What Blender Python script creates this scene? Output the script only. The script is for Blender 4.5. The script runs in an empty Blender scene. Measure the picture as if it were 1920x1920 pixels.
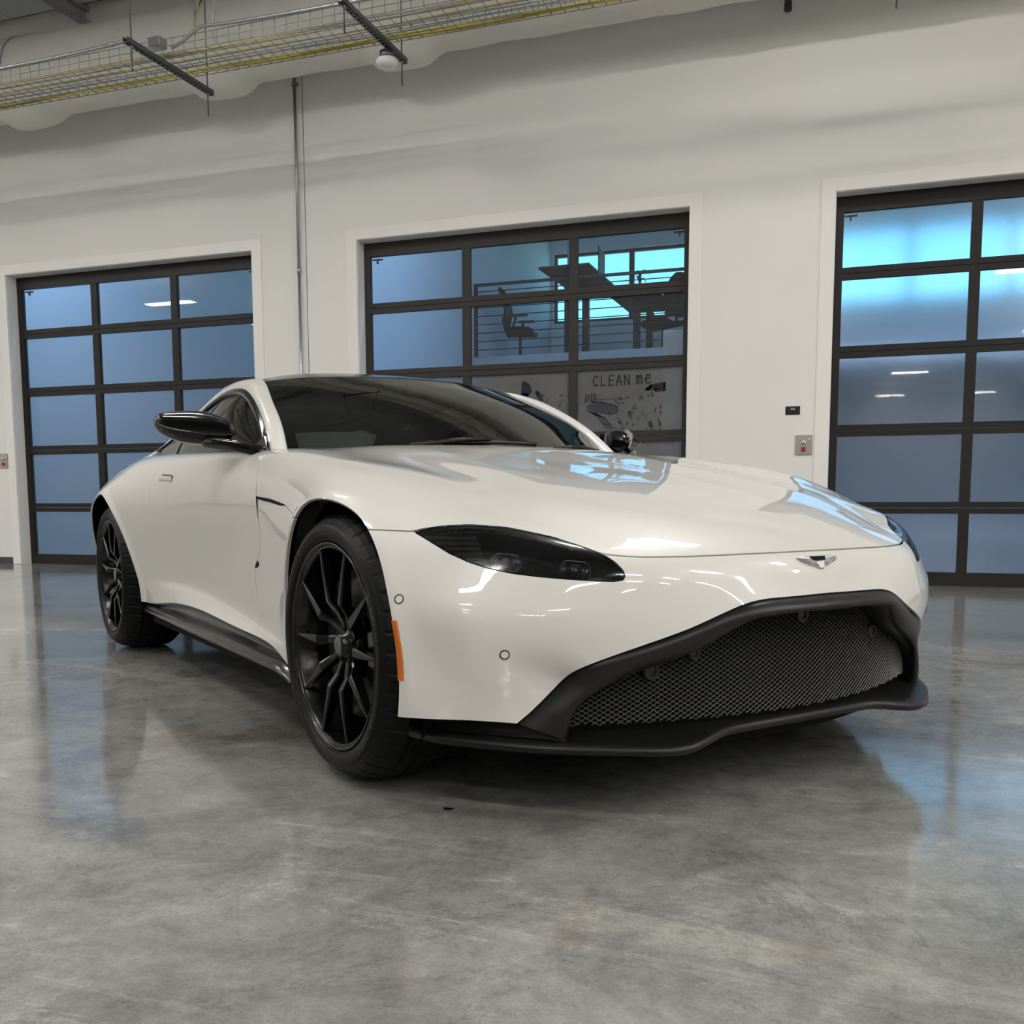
import bpy, bmesh, math, random
import numpy as np
from mathutils import Vector, Matrix, Euler
random.seed(7)
SC = bpy.context.scene; COL = SC.collection; PI = math.pi

# ---------------------------------------------------------------- camera (room frame: X along the door wall, Y into it, floor Z = 0)
def look(yaw, pitch, roll):
    fwd = Vector((math.sin(yaw)*math.cos(pitch), math.cos(yaw)*math.cos(pitch), math.sin(pitch)))
    r0 = Vector((math.cos(yaw), -math.sin(yaw), 0)); d0 = fwd.cross(r0)
    r = math.cos(roll)*r0+math.sin(roll)*d0; d = -math.sin(roll)*r0+math.cos(roll)*d0
    return Matrix((r, -d, -fwd)).transposed()
cam = bpy.data.cameras.new('camera'); camo = bpy.data.objects.new('camera', cam); COL.objects.link(camo)
cam.sensor_width = 36; cam.lens = 36*1860.11/1920
cam.shift_x = (960-920.76)/1920; cam.shift_y = (1123.36-960)/1920
cam.clip_start = .05; cam.clip_end = 300
camo.matrix_world = Matrix.Translation((0, -8.4058, .7533)) @ look(-.3450, -.1075, .0052).to_4x4()
SC.camera = camo
SC.view_settings.view_transform = 'Standard'; SC.view_settings.look = 'None'
SC.view_settings.exposure = -.12; SC.view_settings.gamma = 1; SC.view_settings.use_curve_mapping = False

# ---------------------------------------------------------------- sky (seen only through the units' windows)
W = bpy.data.worlds.new('sky'); SC.world = W; W.use_nodes = True
nt = W.node_tree; bg = nt.nodes['Background']
sky = nt.nodes.new('ShaderNodeTexSky'); sky.sky_type = 'HOSEK_WILKIE'; sky.turbidity = 2.2; sky.ground_albedo = .4
sky.sun_direction = (.35, -.75, .55)
tintn = nt.nodes.new('ShaderNodeMix'); tintn.data_type = 'RGBA'; tintn.blend_type = 'MULTIPLY'; tintn.inputs[0].default_value = 1; tintn.inputs[7].default_value = (.52, .95, 1, 1)   # daylight seen on an indoor white balance
nt.links.new(sky.outputs[0], tintn.inputs[6]); nt.links.new(tintn.outputs[2], bg.inputs[0]); bg.inputs[1].default_value = 14

# ---------------------------------------------------------------- helpers
def link(o, parent=None):
    COL.objects.link(o)
    if parent is not None: o.parent = parent
    return o
def tag(o, label=None, cat=None, group=None, kind=None):
    for k, v in (('label', label), ('category', cat), ('group', group), ('kind', kind)):
        if v: o[k] = v
    return o
def empty(name, loc=(0, 0, 0), rz=0, parent=None):
    o = bpy.data.objects.new(name, None); o.location = loc; o.rotation_euler = (0, 0, rz); o.empty_display_size = .1
    return link(o, parent)
def mesh_obj(name, V, F, mat, parent=None, smooth=False, normals=None):
    me = bpy.data.meshes.new(name); me.from_pydata([tuple(v) for v in V], [], [tuple(int(i) for i in f) for f in F])
    if mat: me.materials.append(mat)
    if smooth or normals is not None: me.polygons.foreach_set('use_smooth', [True]*len(me.polygons))
    me.update()
    if normals is not None: me.normals_split_custom_set_from_vertices([tuple(n) for n in normals])
    return link(bpy.data.objects.new(name, me), parent)
class MB:
    """collects shapes, builds one mesh"""
    def __init__(s): s.v = []; s.f = []; s.sm = []
    def add(s, V, F, smooth=False):
        o = len(s.v); s.v += [tuple(map(float, p)) for p in V]; s.f += [tuple(int(i)+o for i in f) for f in F]; s.sm += [smooth]*len(F); return s
    def box(s, c, d, rz=0, bevel=0):
        x, y, z = d[0]/2, d[1]/2, d[2]/2; cs, sn = math.cos(rz), math.sin(rz)
        if bevel:
            b = min(bevel, x*.9, y*.9, z*.9); P = []
            for k, (zz, i) in enumerate(((-z, b), (-z+b, 0), (z-b, 0), (z, b))):
                for px, py in ((-x+i+0, -y+i), (x-i, -y+i), (x-i, y-i), (-x+i, y-i)): P.append((px, py, zz))
            F = [(3, 2, 1, 0), (12, 13, 14, 15)]
            for r in range(3):
                for q in range(4): a = r*4+q; b2 = r*4+(q+1) % 4; F.append((a, b2, b2+4, a+4))
        else:
            P = [(-x, -y, -z), (x, -y, -z), (x, y, -z), (-x, y, -z), (-x, -y, z), (x, -y, z), (x, y, z), (-x, y, z)]
            F = [(3, 2, 1, 0), (4, 5, 6, 7), (0, 1, 5, 4), (1, 2, 6, 5), (2, 3, 7, 6), (3, 0, 4, 7)]
        return s.add([(c[0]+p[0]*cs-p[1]*sn, c[1]+p[0]*sn+p[1]*cs, c[2]+p[2]) for p in P], F)
    def bb(s, x0, x1, y0, y1, z0, z1, bevel=0): return s.box(((x0+x1)/2, (y0+y1)/2, (z0+z1)/2), (x1-x0, y1-y0, z1-z0), 0, bevel)
    def tube(s, pts, r, n=8, caps=True, smooth=True):
        P = [np.array(p, float) for p in pts]; m = len(P); V = []; F = []
        R = r if hasattr(r, '__len__') else [r]*m
        u = None
        for i in range(m):
            t = P[min(i+1, m-1)]-P[max(i-1, 0)]; t /= np.linalg.norm(t)+1e-12
            if u is None:
                a = np.array((0, 0, 1.)) if abs(t[2]) < .9 else np.array((1., 0, 0)); u = np.cross(t, a)
            u = u-t*(u @ t); u /= np.linalg.norm(u)+1e-12; w = np.cross(t, u)
            for k in range(n):
                g = 2*PI*k/n; V.append(P[i]+R[i]*(math.cos(g)*u+math.sin(g)*w))
        for i in range(m-1):
            for k in range(n):
                a = i*n+k; b = i*n+(k+1) % n; F.append((a, b, b+n, a+n))
        if caps: F += [tuple(range(n-1, -1, -1)), tuple(range((m-1)*n, m*n))]
        return s.add(V, F, smooth)
    def lathe(s, prof, n=48, axis='y', c=(0, 0, 0), smooth=True, closed=False):
        """prof: (radius, offset along axis)"""
        V = []; F = []; m = len(prof)
        for k in range(n):
            g = 2*PI*k/n; cg, sg = math.cos(g), math.sin(g)
            for r, h in prof:
                p = {'y': (r*cg, h, r*sg), 'z': (r*cg, r*sg, h), 'x': (h, r*cg, r*sg)}[axis]
                V.append((p[0]+c[0], p[1]+c[1], p[2]+c[2]))
        for k in range(n):
            for i in range(m if closed else m-1):
                j = (i+1) % m; a = k*m+i; b = k*m+j; a2 = ((k+1) % n)*m+i; b2 = ((k+1) % n)*m+j; F.append((a, b, b2, a2))
        return s.add(V, F, smooth)
    def grid(s, P, smooth=True, flip=False, closed=False):
        P = np.asarray(P); r, c = P.shape[:2]; F = []
        for i in range(r-1):
            for j in range(c if closed else c-1):
                k = (j+1) % c; q = (i*c+j, i*c+k, (i+1)*c+k, (i+1)*c+j); F.append(q[::-1] if flip else q)
        return s.add(P.reshape(-1, 3), F, smooth)
    def extrude(s, poly, depth, fn=lambda p, d: (p[0], d, p[1])):
        """flat polygon (u, v) given thickness; fn maps ((u, v), d) to 3-D"""
        n = len(poly); V = [fn(p, 0) for p in poly]+[fn(p, depth) for p in poly]
        F = [tuple(range(n)), tuple(range(2*n-1, n-1, -1))]+[(i, i+n, (i+1) % n+n, (i+1) % n) for i in range(n)]
        return s.add(V, F)
    def build(s, name, mat, parent=None, fix=True):
        me = bpy.data.meshes.new(name); me.from_pydata(s.v, [], s.f); me.materials.append(mat)
        me.polygons.foreach_set('use_smooth', s.sm)
        if fix:
            bm = bmesh.new(); bm.from_mesh(me); bmesh.ops.recalc_face_normals(bm, faces=bm.faces); bm.to_mesh(me); bm.free()
        me.update()
        return link(bpy.data.objects.new(name, me), parent)
    def mirrored(s, ax=1):
        m = MB(); m.v = [tuple(-c if i == ax else c for i, c in enumerate(p)) for p in s.v]; m.f = [f[::-1] for f in s.f]; m.sm = list(s.sm); return m

# ---------------------------------------------------------------- materials
def new_mat(name):
    m = bpy.data.materials.new(name); m.use_nodes = True; return m, m.node_tree, m.node_tree.nodes['Principled BSDF']
def pmat(name, col, rough=.5, metal=0, coat=0, coat_rough=.03, spec=.5, noise=0, nscale=20, bump=0, bscale=80, emit=0, trans=0, ior=1.45):
    m, t, b = new_mat(name); col = tuple(col)+(1,)
    b.inputs['Base Color'].default_value = col; b.inputs['Roughness'].default_value = rough; b.inputs['Metallic'].default_value = metal
    b.inputs['Coat Weight'].default_value = coat; b.inputs['Coat Roughness'].default_value = coat_rough
    b.inputs['Specular IOR Level'].default_value = spec; b.inputs['Transmission Weight'].default_value = trans; b.inputs['IOR'].default_value = ior
    if emit: b.inputs['Emission Color'].default_value = col; b.inputs['Emission Strength'].default_value = emit
    tc = t.nodes.new('ShaderNodeTexCoord')
    if noise:
        n = t.nodes.new('ShaderNodeTexNoise'); n.inputs['Scale'].default_value = nscale; n.inputs['Detail'].default_value = 5
        mx = t.nodes.new('ShaderNodeMix'); mx.data_type = 'RGBA'; mx.blend_type = 'MIX'
        mx.inputs[6].default_value = tuple(c*(1-noise) for c in col[:3])+(1,); mx.inputs[7].default_value = tuple(min(1, c*(1+noise)) for c in col[:3])+(1,)
        t.links.new(tc.outputs['Object'], n.inputs['Vector']); t.links.new(n.outputs['Fac'], mx.inputs[0]); t.links.new(mx.outputs[2], b.inputs['Base Color'])
    if bump:
        n = t.nodes.new('ShaderNodeTexNoise'); n.inputs['Scale'].default_value = bscale; n.inputs['Detail'].default_value = 3
        bp = t.nodes.new('ShaderNodeBump'); bp.inputs['Strength'].default_value = bump; bp.inputs['Distance'].default_value = .01
        t.links.new(tc.outputs['Object'], n.inputs['Vector']); t.links.new(n.outputs['Fac'], bp.inputs['Height']); t.links.new(bp.outputs[0], b.inputs['Normal'])
    return m
def glass_mat(name, tint, groughness=.015, frost=0., dust=0., dust_col=(.5, .5, .48)):
    """thin window glass: tinted see-through + Fresnel mirror, optional frosted film and dust"""
    m = bpy.data.materials.new(name); m.use_nodes = True; t = m.node_tree; t.nodes.clear(); N = t.nodes.new; L = t.links.new
    out = N('ShaderNodeOutputMaterial'); tr = N('ShaderNodeBsdfTransparent'); tr.inputs[0].default_value = tuple(tint)+(1,)
    gl = N('ShaderNodeBsdfGlossy'); gl.inputs['Roughness'].default_value = groughness
    fr = N('ShaderNodeFresnel'); fr.inputs[0].default_value = 1.52
    mx = N('ShaderNodeMixShader'); base = tr.outputs[0]
    if frost:
        tl = N('ShaderNodeBsdfTranslucent'); tl.inputs[0].default_value = tuple(tint)+(1,)
        m2 = N('ShaderNodeMixShader'); m2.inputs[0].default_value = frost; L(base, m2.inputs[1]); L(tl.outputs[0], m2.inputs[2]); base = m2.outputs[0]
    if dust:
        df = N('ShaderNodeBsdfDiffuse'); df.inputs[0].default_value = tuple(dust_col)+(1,)
        nz = N('ShaderNodeTexNoise'); nz.inputs['Scale'].default_value = 3; nz.inputs['Detail'].default_value = 6
        tc = N('ShaderNodeTexCoord'); L(tc.outputs['Object'], nz.inputs['Vector'])
        mr = N('ShaderNodeMapRange'); mr.inputs['To Min'].default_value = dust*.75; mr.inputs['To Max'].default_value = min(1, dust*1.25); L(nz.outputs['Fac'], mr.inputs['Value'])
        m3 = N('ShaderNodeMixShader'); L(mr.outputs[0], m3.inputs[0]); L(base, m3.inputs[1]); L(df.outputs[0], m3.inputs[2]); base = m3.outputs[0]
    L(fr.outputs[0], mx.inputs[0]); L(base, mx.inputs[1]); L(gl.outputs[0], mx.inputs[2]); L(mx.outputs[0], out.inputs[0])
    return m
M = {}
M['paint'] = pmat('white_paint', (.68, .665, .63), .42, coat=1, coat_rough=.02)
M['black_gloss'] = pmat('black_gloss', (.004, .004, .0045), .13)
M['black_rim'] = pmat('black_rim', (.003, .003, .0035), .22, spec=.45)
M['black_satin'] = pmat('black_satin', (.007, .007, .0067), .38, spec=.42, bump=.02, bscale=900)
M['carbon'] = pmat('satin_carbon', (.012, .012, .0115), .24, coat=.3, coat_rough=.12)
M['black'] = pmat('black_plastic', (.0025, .0025, .0025), .7, spec=.15)
M['rubber'] = pmat('rubber', (.0035, .0035, .004), .5, spec=.22, noise=.2, nscale=60)
M['mesh'] = pmat('mesh_wire', (.15, .15, .147), .45, metal=.4)
M['chrome'] = pmat('chrome', (.75, .75, .74), .12, metal=1)
M['silver'] = pmat('silver', (.6, .6, .6), .25, metal=1)
M['disc'] = pmat('brake_iron', (.05, .05, .052), .4, metal=.8)
M['amber'] = pmat('amber_lens', (.50, .12, .006), .25, coat=1)
M['leather'] = pmat('dark_leather', (.012, .011, .01), .5, bump=.05, bscale=300)
M['fabric'] = pmat('headliner', (.02, .02, .02), .9)
M['tint'] = glass_mat('tinted_glass', (.30, .33, .31))
M['lens'] = glass_mat('smoked_lens', (.40, .41, .43), .10)
M['screen'] = glass_mat('windscreen_glass', (.27, .30, .28))
M['wall'] = pmat('white_wall_paint', (.80, .79, .765), .6, bump=.03, bscale=60)
M['trim'] = pmat('white_casing_paint', (.84, .825, .79), .35)
M['duct'] = pmat('duct_wrap', (.72, .70, .65), .55, bump=.25, bscale=14, noise=.06, nscale=8)
M['bronze'] = pmat('dark_bronze_frame', (.016, .0135, .012), .45, spec=.35)
M['bronze_dusty'] = pmat('dusty_bronze_frame', (.034, .030, .026), .55, spec=.35)
M['steel'] = pmat('galvanised_steel', (.42, .43, .44), .35, metal=.9)
M['darksteel'] = pmat('dark_strut_steel', (.16, .17, .18), .4, metal=.8)
M['wire'] = pmat('zinc_wire', (.33, .33, .30), .4, metal=.8)
M['yellow'] = pmat('yellow_cable', (.55, .48, .12), .5)
M['bluecable'] = pmat('grey_cable', (.35, .37, .42), .5)
M['ceil'] = pmat('ceiling_board', (.62, .64, .66), .7, noise=.04, nscale=2)
M['beam'] = pmat('beam_paint', (.35, .35, .35), .6)
M['base'] = pmat('dark_vinyl_base', (.06, .058, .055), .5)
M['plate'] = pmat('brushed_plate', (.45, .43, .40), .35, metal=.7)
M['red'] = pmat('red_button', (.35, .02, .02), .35)
M['sign'] = pmat('black_sign', (.008, .008, .009), .35)
M['white'] = pmat('white_plastic', (.8, .8, .78), .4)
M['blackpipe'] = pmat('dark_pipe', (.02, .022, .035), .4)
# ---------------------------------------------------------------- polished concrete
def concrete():
    m, t, b = new_mat('polished_concrete'); N = t.nodes.new; L = t.links.new
    tc = N('ShaderNodeTexCoord')
    def noise(scale, detail=6, rough=.6, dist=0, sc=(1, 1, 1), rot=0):
        mp = N('ShaderNodeMapping'); mp.inputs['Scale'].default_value = sc; mp.inputs['Rotation'].default_value = (0, 0, rot); L(tc.outputs['Object'], mp.inputs['Vector'])
        n = N('ShaderNodeTexNoise'); n.inputs['Scale'].default_value = scale; n.inputs['Detail'].default_value = detail
        n.inputs['Roughness'].default_value = rough; n.inputs['Distortion'].default_value = dist; L(mp.outputs[0], n.inputs['Vector']); return n.outputs['Fac']
    def ramp(src, stops):
        r = N('ShaderNodeValToRGB'); e = r.color_ramp.elements
        while len(e) < len(stops): e.new(.5)
        for q, (p, c) in zip(e, stops): q.position = p; q.color = (c if hasattr(c, '__len__') else (c, c, c))+((1,) if hasattr(c, '__len__') else (1,)) if hasattr(c, '__len__') else (c, c, c, 1)
        L(src, r.inputs[0]); return r.outputs[0]
    def mul(a, b2, fac=1, mode='MULTIPLY'):
        x = N('ShaderNodeMix'); x.data_type = 'RGBA'; x.blend_type = mode; x.inputs[0].default_value = fac; L(a, x.inputs[6]); L(b2, x.inputs[7]); return x.outputs[2]
    c = ramp(noise(.55, 8, .62, .6), [(.3, (.150, .153, .147)), (.5, (.240, .242, .231)), (.7, (.345, .343, .325))])
    c = mul(c, ramp(noise(2.3, 10, .7, 1.2), [(.34, .62), (.52, 1.0), (.70, 1.22)]), .75)
    c = mul(c, ramp(noise(9, 8, .75, .4), [(.36, .70), (.53, 1.0), (.68, 1.18)]), .7)
    c = mul(c, ramp(noise(130, 4, .8), [(.3, .72), (.6, 1.12)]), .7)
    c = mul(c, ramp(noise(32, 8, .8, .5), [(.34, .80), (.5, 1.0), (.68, 1.16)]), .7)
    c = mul(c, ramp(noise(1.7, 9, .7, .8, (.3, 1.6, 1), .55), [(.57, (1, 1, 1)), (.63, (1.45, 1.43, 1.38)), (.72, (1.05, 1.05, 1.04))]), .7)       # pale trowel sweeps
    c = mul(c, ramp(noise(6.5, 10, .78, 1.5, (.5, 1.4, 1), .5), [(.60, (1, 1, 1)), (.64, (1.6, 1.57, 1.5)), (.68, (1, 1, 1))]), .7)           # pale scuffs
    c = mul(c, ramp(noise(.9, 12, .72, 2.2, (1, 1, 1), 1.1), [(.494, (1, 1, 1)), (.5, (.55, .53, .50)), (.506, (1, 1, 1))]), .75)                 # hairline cracks
    c = mul(c, ramp(noise(1.25, 7, .65, .7, (1, 1, 1), 2.2), [(.56, (1, 1, 1)), (.66, (.74, .67, .61))]), .8)                                     # brownish stains
    L(c, b.inputs['Base Color'])
    r = ramp(noise(3.2, 8, .7, .6), [(.3, .045), (.7, .15)]); rr = mul(r, ramp(noise(60, 4, .7), [(.35, .9), (.65, 1.25)]), .7); L(rr, b.inputs['Roughness'])
    b.inputs['Specular IOR Level'].default_value = .62
    bp = N('ShaderNodeBump'); bp.inputs['Strength'].default_value = .035; bp.inputs['Distance'].default_value = .01; L(noise(2.2, 9, .6), bp.inputs['Height']); L(bp.outputs[0], b.inputs['Normal'])
    return m
M['concrete'] = concrete()
M['pane'] = glass_mat('clear_pane', (.80, .86, .90), dust=.09)  # dust mix raised to paint a neutral haze over the view
M['pane_dusty'] = glass_mat('dusty_pane', (.55, .58, .60), dust=.42, dust_col=(.33, .325, .31))
def frosted(name, rough):
    m, t, b = new_mat(name)
    b.inputs['Base Color'].default_value = (.86, .91, .94, 1); b.inputs['Roughness'].default_value = rough; b.inputs['Transmission Weight'].default_value = 1; b.inputs['IOR'].default_value = 1.45
    b.inputs['Coat Weight'].default_value = 1; b.inputs['Coat Roughness'].default_value = .02; return m
M['pane_frosted'] = frosted('frosted_pane', .16)
M['unit_wall'] = pmat('unit_wall_paint', (.72, .74, .76), .7)
M['unit_floor'] = pmat('unit_floor', (.16, .16, .16), .4)
M['office_black'] = pmat('office_black', (.012, .012, .013), .6)
M['leaf'] = pmat('plant_leaf', (.02, .05, .02), .5)

def struct(o): o['kind'] = 'structure'; return o
def sbox(name, *a, mat, parent=None, bevel=0):
    o = MB().bb(*a, bevel=bevel).build(name, mat, parent)
    return struct(o) if parent is None else o

XL, XR, YB, ZC = -17.0, 12.0, -42.0, 5.5
sbox('floor', XL, XR, YB, 8.2, -.2, 0, mat=M['concrete'])
DOORS = [(-8.437, -5.423), (-4.308, -1.287), (-.167, 2.853)]; DH = 3.048
# wall with the three doors, one body
mb = MB(); xs = [XL]+[v for d in DOORS for v in d]+[XR]
for i in range(0, len(xs), 2): mb.bb(xs[i], xs[i+1], 0, .2, 0, ZC+.1)
for a, b in DOORS: mb.bb(a, b, 0, .2, DH, ZC+.1)
struct(mb.build('wall_back', M['wall']))
sbox('wall_left', XL-.2, XL, YB, 8.2, 0, ZC+.1, mat=M['wall'])
sbox('wall_right', XR, XR+.2, YB, 8.2, 0, ZC+.1, mat=M['wall'])
sbox('wall_front', XL-.2, XR+.2, YB-.2, YB, 0, ZC+.1, mat=M['wall'])
# ceiling: boards with seams between steel beams
ceil = sbox('ceiling', XL, XR, YB, 8.2, ZC+.06, ZC+.2, mat=M['beam'])
bx = np.arange(XL+.4, XR, 1.22)
mb = MB()
for x in bx:
    near = -9 < x < -4
    for y in np.arange(0, -12.0, -2.44):
        bd_ = MB() if near and y > -4 else mb
        bd_.bb(x+.006, x+1.214, max(y-2.434, YB), y-.006-(.12 if y == 0 else 0), ZC, ZC+.06)
        if bd_ is not mb: bd_.build('ceiling_board', M['ceil'], ceil)
o = mb.build('far_ceiling_boards', M['ceil'], ceil); o['kind'] = 'stuff'
for i, x in enumerate((-9.75, -7.25, -4.75, -2.25, .25, 2.75)):
    m2 = MB().bb(x-.06, x+.06, -12, 0, ZC-.02, ZC).bb(x-.01, x+.01, -12, 0, ZC-.10, ZC-.02).bb(x-.06, x+.06, -12, 0, ZC-.12, ZC-.10)
    struct(m2.build('trim_%d' % (20+i), M['beam']))
# casings, doors
RY = .134
PANE_MESH = {}
for n, (a, b) in enumerate(DOORS, 1):
    w = .105
    mb = MB()
    mb.bb(a-w, a, -.012, .0, 0, DH+w, .004).bb(b, b+w, -.012, 0, 0, DH+w, .004).bb(a, b, -.012, 0, DH, DH+w, .004)
    mb.bb(a-.003, a+.004, 0, RY, 0, DH).bb(b-.004, b+.003, 0, RY, 0, DH).bb(a, b, 0, RY, DH-.004, DH+.003)
    struct(mb.build('trim_%d' % n, M['trim']))
    # sectional glass door: five sections of three panes
    d = struct(empty('door_%d' % n, (a, RY, 0))); fm = M['bronze_dusty' if n == 2 else 'bronze']
    Wd = b-a; zs = [0, .6116, 1.2268, 1.8455, 2.4541, DH]; st = .062; y0, y1 = 0, .05
    MB().bb(0, st, y0, y1, 0, DH).build('stile', fm, d); MB().bb(Wd-st, Wd, y0, y1, 0, DH).build('stile', fm, d)
    cx = [st/2, Wd/3+.008, 2*Wd/3-.008, Wd-st/2]
    for k, z in enumerate(zs):
        lo, hi = (0, .105) if k == 0 else (DH-.125, DH) if k == 5 else (z-.046, z+.046)
        r = MB().bb(st, Wd-st, y0, y1, lo, z-.002) if 0 < k < 5 else MB().bb(st, Wd-st, y0, y1, lo, hi)
        if 0 < k < 5: r.bb(st, Wd-st, y0, y1, z+.002, hi)
        r.build('rail', fm, d)
        if k == 5: continue
        zl = .105 if k == 0 else z+.046; zh = DH-.125 if k == 4 else zs[k+1]-.046
        for c in (1, 2): MB().bb(cx[c]-.038, cx[c]+.038, y0+.002, y1-.002, zl, zh).build('mullion', fm, d)
        for c in range(3):
            xl = cx[c]+(.031 if c == 0 else .038); xh = cx[c+1]-(.031 if c == 2 else .038)
            if n == 3: p = MB().bb(xl-.005, xh+.005, .02, .028, zl-.005, zh+.005).build('pane', M['pane_frosted'], d)
            else:
                mt = M['pane_dusty'] if n == 2 and (k < 3) else M['pane']
                p = mesh_obj('pane', [(xl-.005, .024, zl-.005), (xh+.005, .024, zl-.005), (xh+.005, .024, zh+.005), (xl-.005, .024, zh+.005)], [(0, 1, 2, 3)], mt, d)
            if n == 2: PANE_MESH[(k, c)] = p
    # rubber sweep on the floor and hinge/roller stubs at the top corners
    MB().bb(0, Wd, .005, .045, -.0, .012).build('floor_seal', M['black'], d)
    for x in (st+.05, Wd-st-.05): MB().bb(x-.05, x+.05, .055, .075, 2.90, 2.912).bb(x-.006, x+.006, .055, .075, 2.87, 2.90).build('roller_bracket', M['office_black'], d)
# base strips
segs = [(XL, DOORS[0][0]-.105), (DOORS[0][1]+.105, DOORS[1][0]-.105), (DOORS[1][1]+.105, DOORS[2][0]-.105), (DOORS[2][1]+.105, XR)]
mb = MB()
for a, b in segs: mb.bb(a, b, -.006, 0, 0, .075)
struct(mb.build('baseboard_back', M['base']))

# ---------------------------------------------------------------- finger writing and hand smears wiped into the dust of door 2
M['wiped'] = pmat('wiped_streak', (.012, .014, .022), .35)
M['smear'] = pmat('half_wiped_dust', (.035, .038, .048), .5)
d2 = (DOORS[1][0], RY)
def strokes(name, paths, r, mat, pane):
    mb = MB(); yy = .0195
    for P in paths:
        P = [(np.array(p, float)) for p in P]
        for i in range(len(P)):           # flat ribbons with round ends, lying on the glass
            if i+1 < len(P):
                u = P[i+1]-P[i]; l = np.linalg.norm(u)
                if l < 1e-6: continue
                u /= l; nrm = np.array((-u[1], u[0]))*r
                q = [P[i]-nrm, P[i+1]-nrm, P[i+1]+nrm, P[i]+nrm]
                mb.add([(a[0]-d2[0], yy, a[1]) for a in q], [(0, 1, 2, 3)])
            mb.add([(P[i][0]-d2[0]+r*math.cos(k*PI/4), yy, P[i][1]+r*math.sin(k*PI/4)) for k in range(8)], [tuple(range(8))])
    o = mb.build(name, mat); o.parent = pane
    return o
def blob(cx, cz, rx, rz, rot=0, n=14, jit=.25):
    return [(cx+rx*(1+random.uniform(-jit, jit))*math.cos(t)*math.cos(rot)-rz*(1+random.uniform(-jit, jit))*math.sin(t)*math.sin(rot),
             cz+rx*math.cos(t)*math.sin(rot)+rz*(1+random.uniform(-jit, jit))*math.sin(t)*math.cos(rot)) for t in np.linspace(0, 2*PI, n, endpoint=False)]
def blobs(name, polys, mat, pane):
    mb = MB()
    for P in polys: mb.add([(x-d2[0], .0197, z) for x, z in P], [tuple(range(len(P)))])
    o = mb.build(name, mat); o.parent = pane; return o
def glyphs(txt, x, z, h, w):
    G = {'C': [[(.95, .85), (.6, 1), (.2, .8), (.05, .4), (.3, .05), (.8, .08)]], 'L': [[(.15, 1), (.1, 0), (.85, .05)]],
         'E': [[(.85, 1), (.15, .95), (.1, 0), (.85, .02)], [(.12, .5), (.7, .52)]], 'A': [[(0, 0), (.45, 1), (.95, 0)], [(.2, .38), (.75, .38)]],
         'N': [[(.05, 0), (.08, 1), (.85, .02), (.9, 1)]], 'm': [[(.05, 0), (.08, .62)], [(.08, .5), (.3, .62), (.42, .5), (.42, 0)], [(.42, .5), (.7, .62), (.85, .45), (.85, 0)]],
         'e': [[(.05, .3), (.9, .42), (.75, .65), (.3, .65), (.05, .3), (.3, .02), (.85, .08)]]}
    out = []
    for i, ch in enumerate(txt):
        if ch == ' ': continue
        out += [[(x+i*w+px*w*.72, z+pz*h) for px, pz in s] for s in G[ch]]
    return out
pR, pL = PANE_MESH[(2, 2)], PANE_MESH[(2, 1)]
strokes('finger_writing', glyphs('CLEAN', -2.125, 1.665, .085, .069)+glyphs('me', -1.745, 1.668, .115, .075), .0048, M['wiped'], pR)
# big brushed hand smear with trailing fingers, dark wipe at the right, small dabs
blobs('hand_smear', [blob(-2.03, 1.475, .145, .05, -.12, 18, .12)], M['smear'], pR)
strokes('finger_trail', [[(-2.17+.03*i, 1.455-.012*i), (-2.09+.035*i, 1.41-.01*i), (-2.03+.03*i, 1.34-.004*i), (-2.0+.03*i, 1.30)] for i in range(3)], .006, M['smear'], pR)
strokes('finger_streak', [[(-2.19+.028*i, 1.53+.01*(i % 2)), (-2.185+.025*i, 1.60-.006*abs(i-2))] for i in range(4)]+[[(-2.14, 1.535), (-1.98, 1.505), (-1.90, 1.48)]], .005, M['wiped'], pR)
strokes('wipe_mark', [[(-1.655, 1.618), (-1.62, 1.645), (-1.50, 1.662)], [(-1.64, 1.622), (-1.50, 1.638)], [(-1.58, 1.612), (-1.50, 1.612)]], .013, M['wiped'], pR)
blobs('finger_dab', [blob(random.uniform(-1.98, -1.52), random.uniform(1.27, 1.58), random.uniform(.004, .010), random.uniform(.008, .03), random.uniform(-.4, .4), 8) for _ in range(46)]
      +[blob(-2.10+.022*i, 1.555+random.uniform(-.012, .012), .012, .004, 0, 8) for i in range(14)], M['smear'], pR)
blobs('hand_smear', [blob(-2.735, 1.665, .045, .065, .1, 16, .25), blob(-2.76, 1.60, .05, .03, .3, 14, .3), blob(-2.615, 1.60, .055, .02, -1.0, 12, .2)], M['wiped'], pL)
blobs('finger_dab', [blob(random.uniform(-2.95, -2.3), random.uniform(1.45, 1.62), random.uniform(.004, .012), random.uniform(.006, .02), 0, 8) for _ in range(26)], M['smear'], pL)

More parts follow.
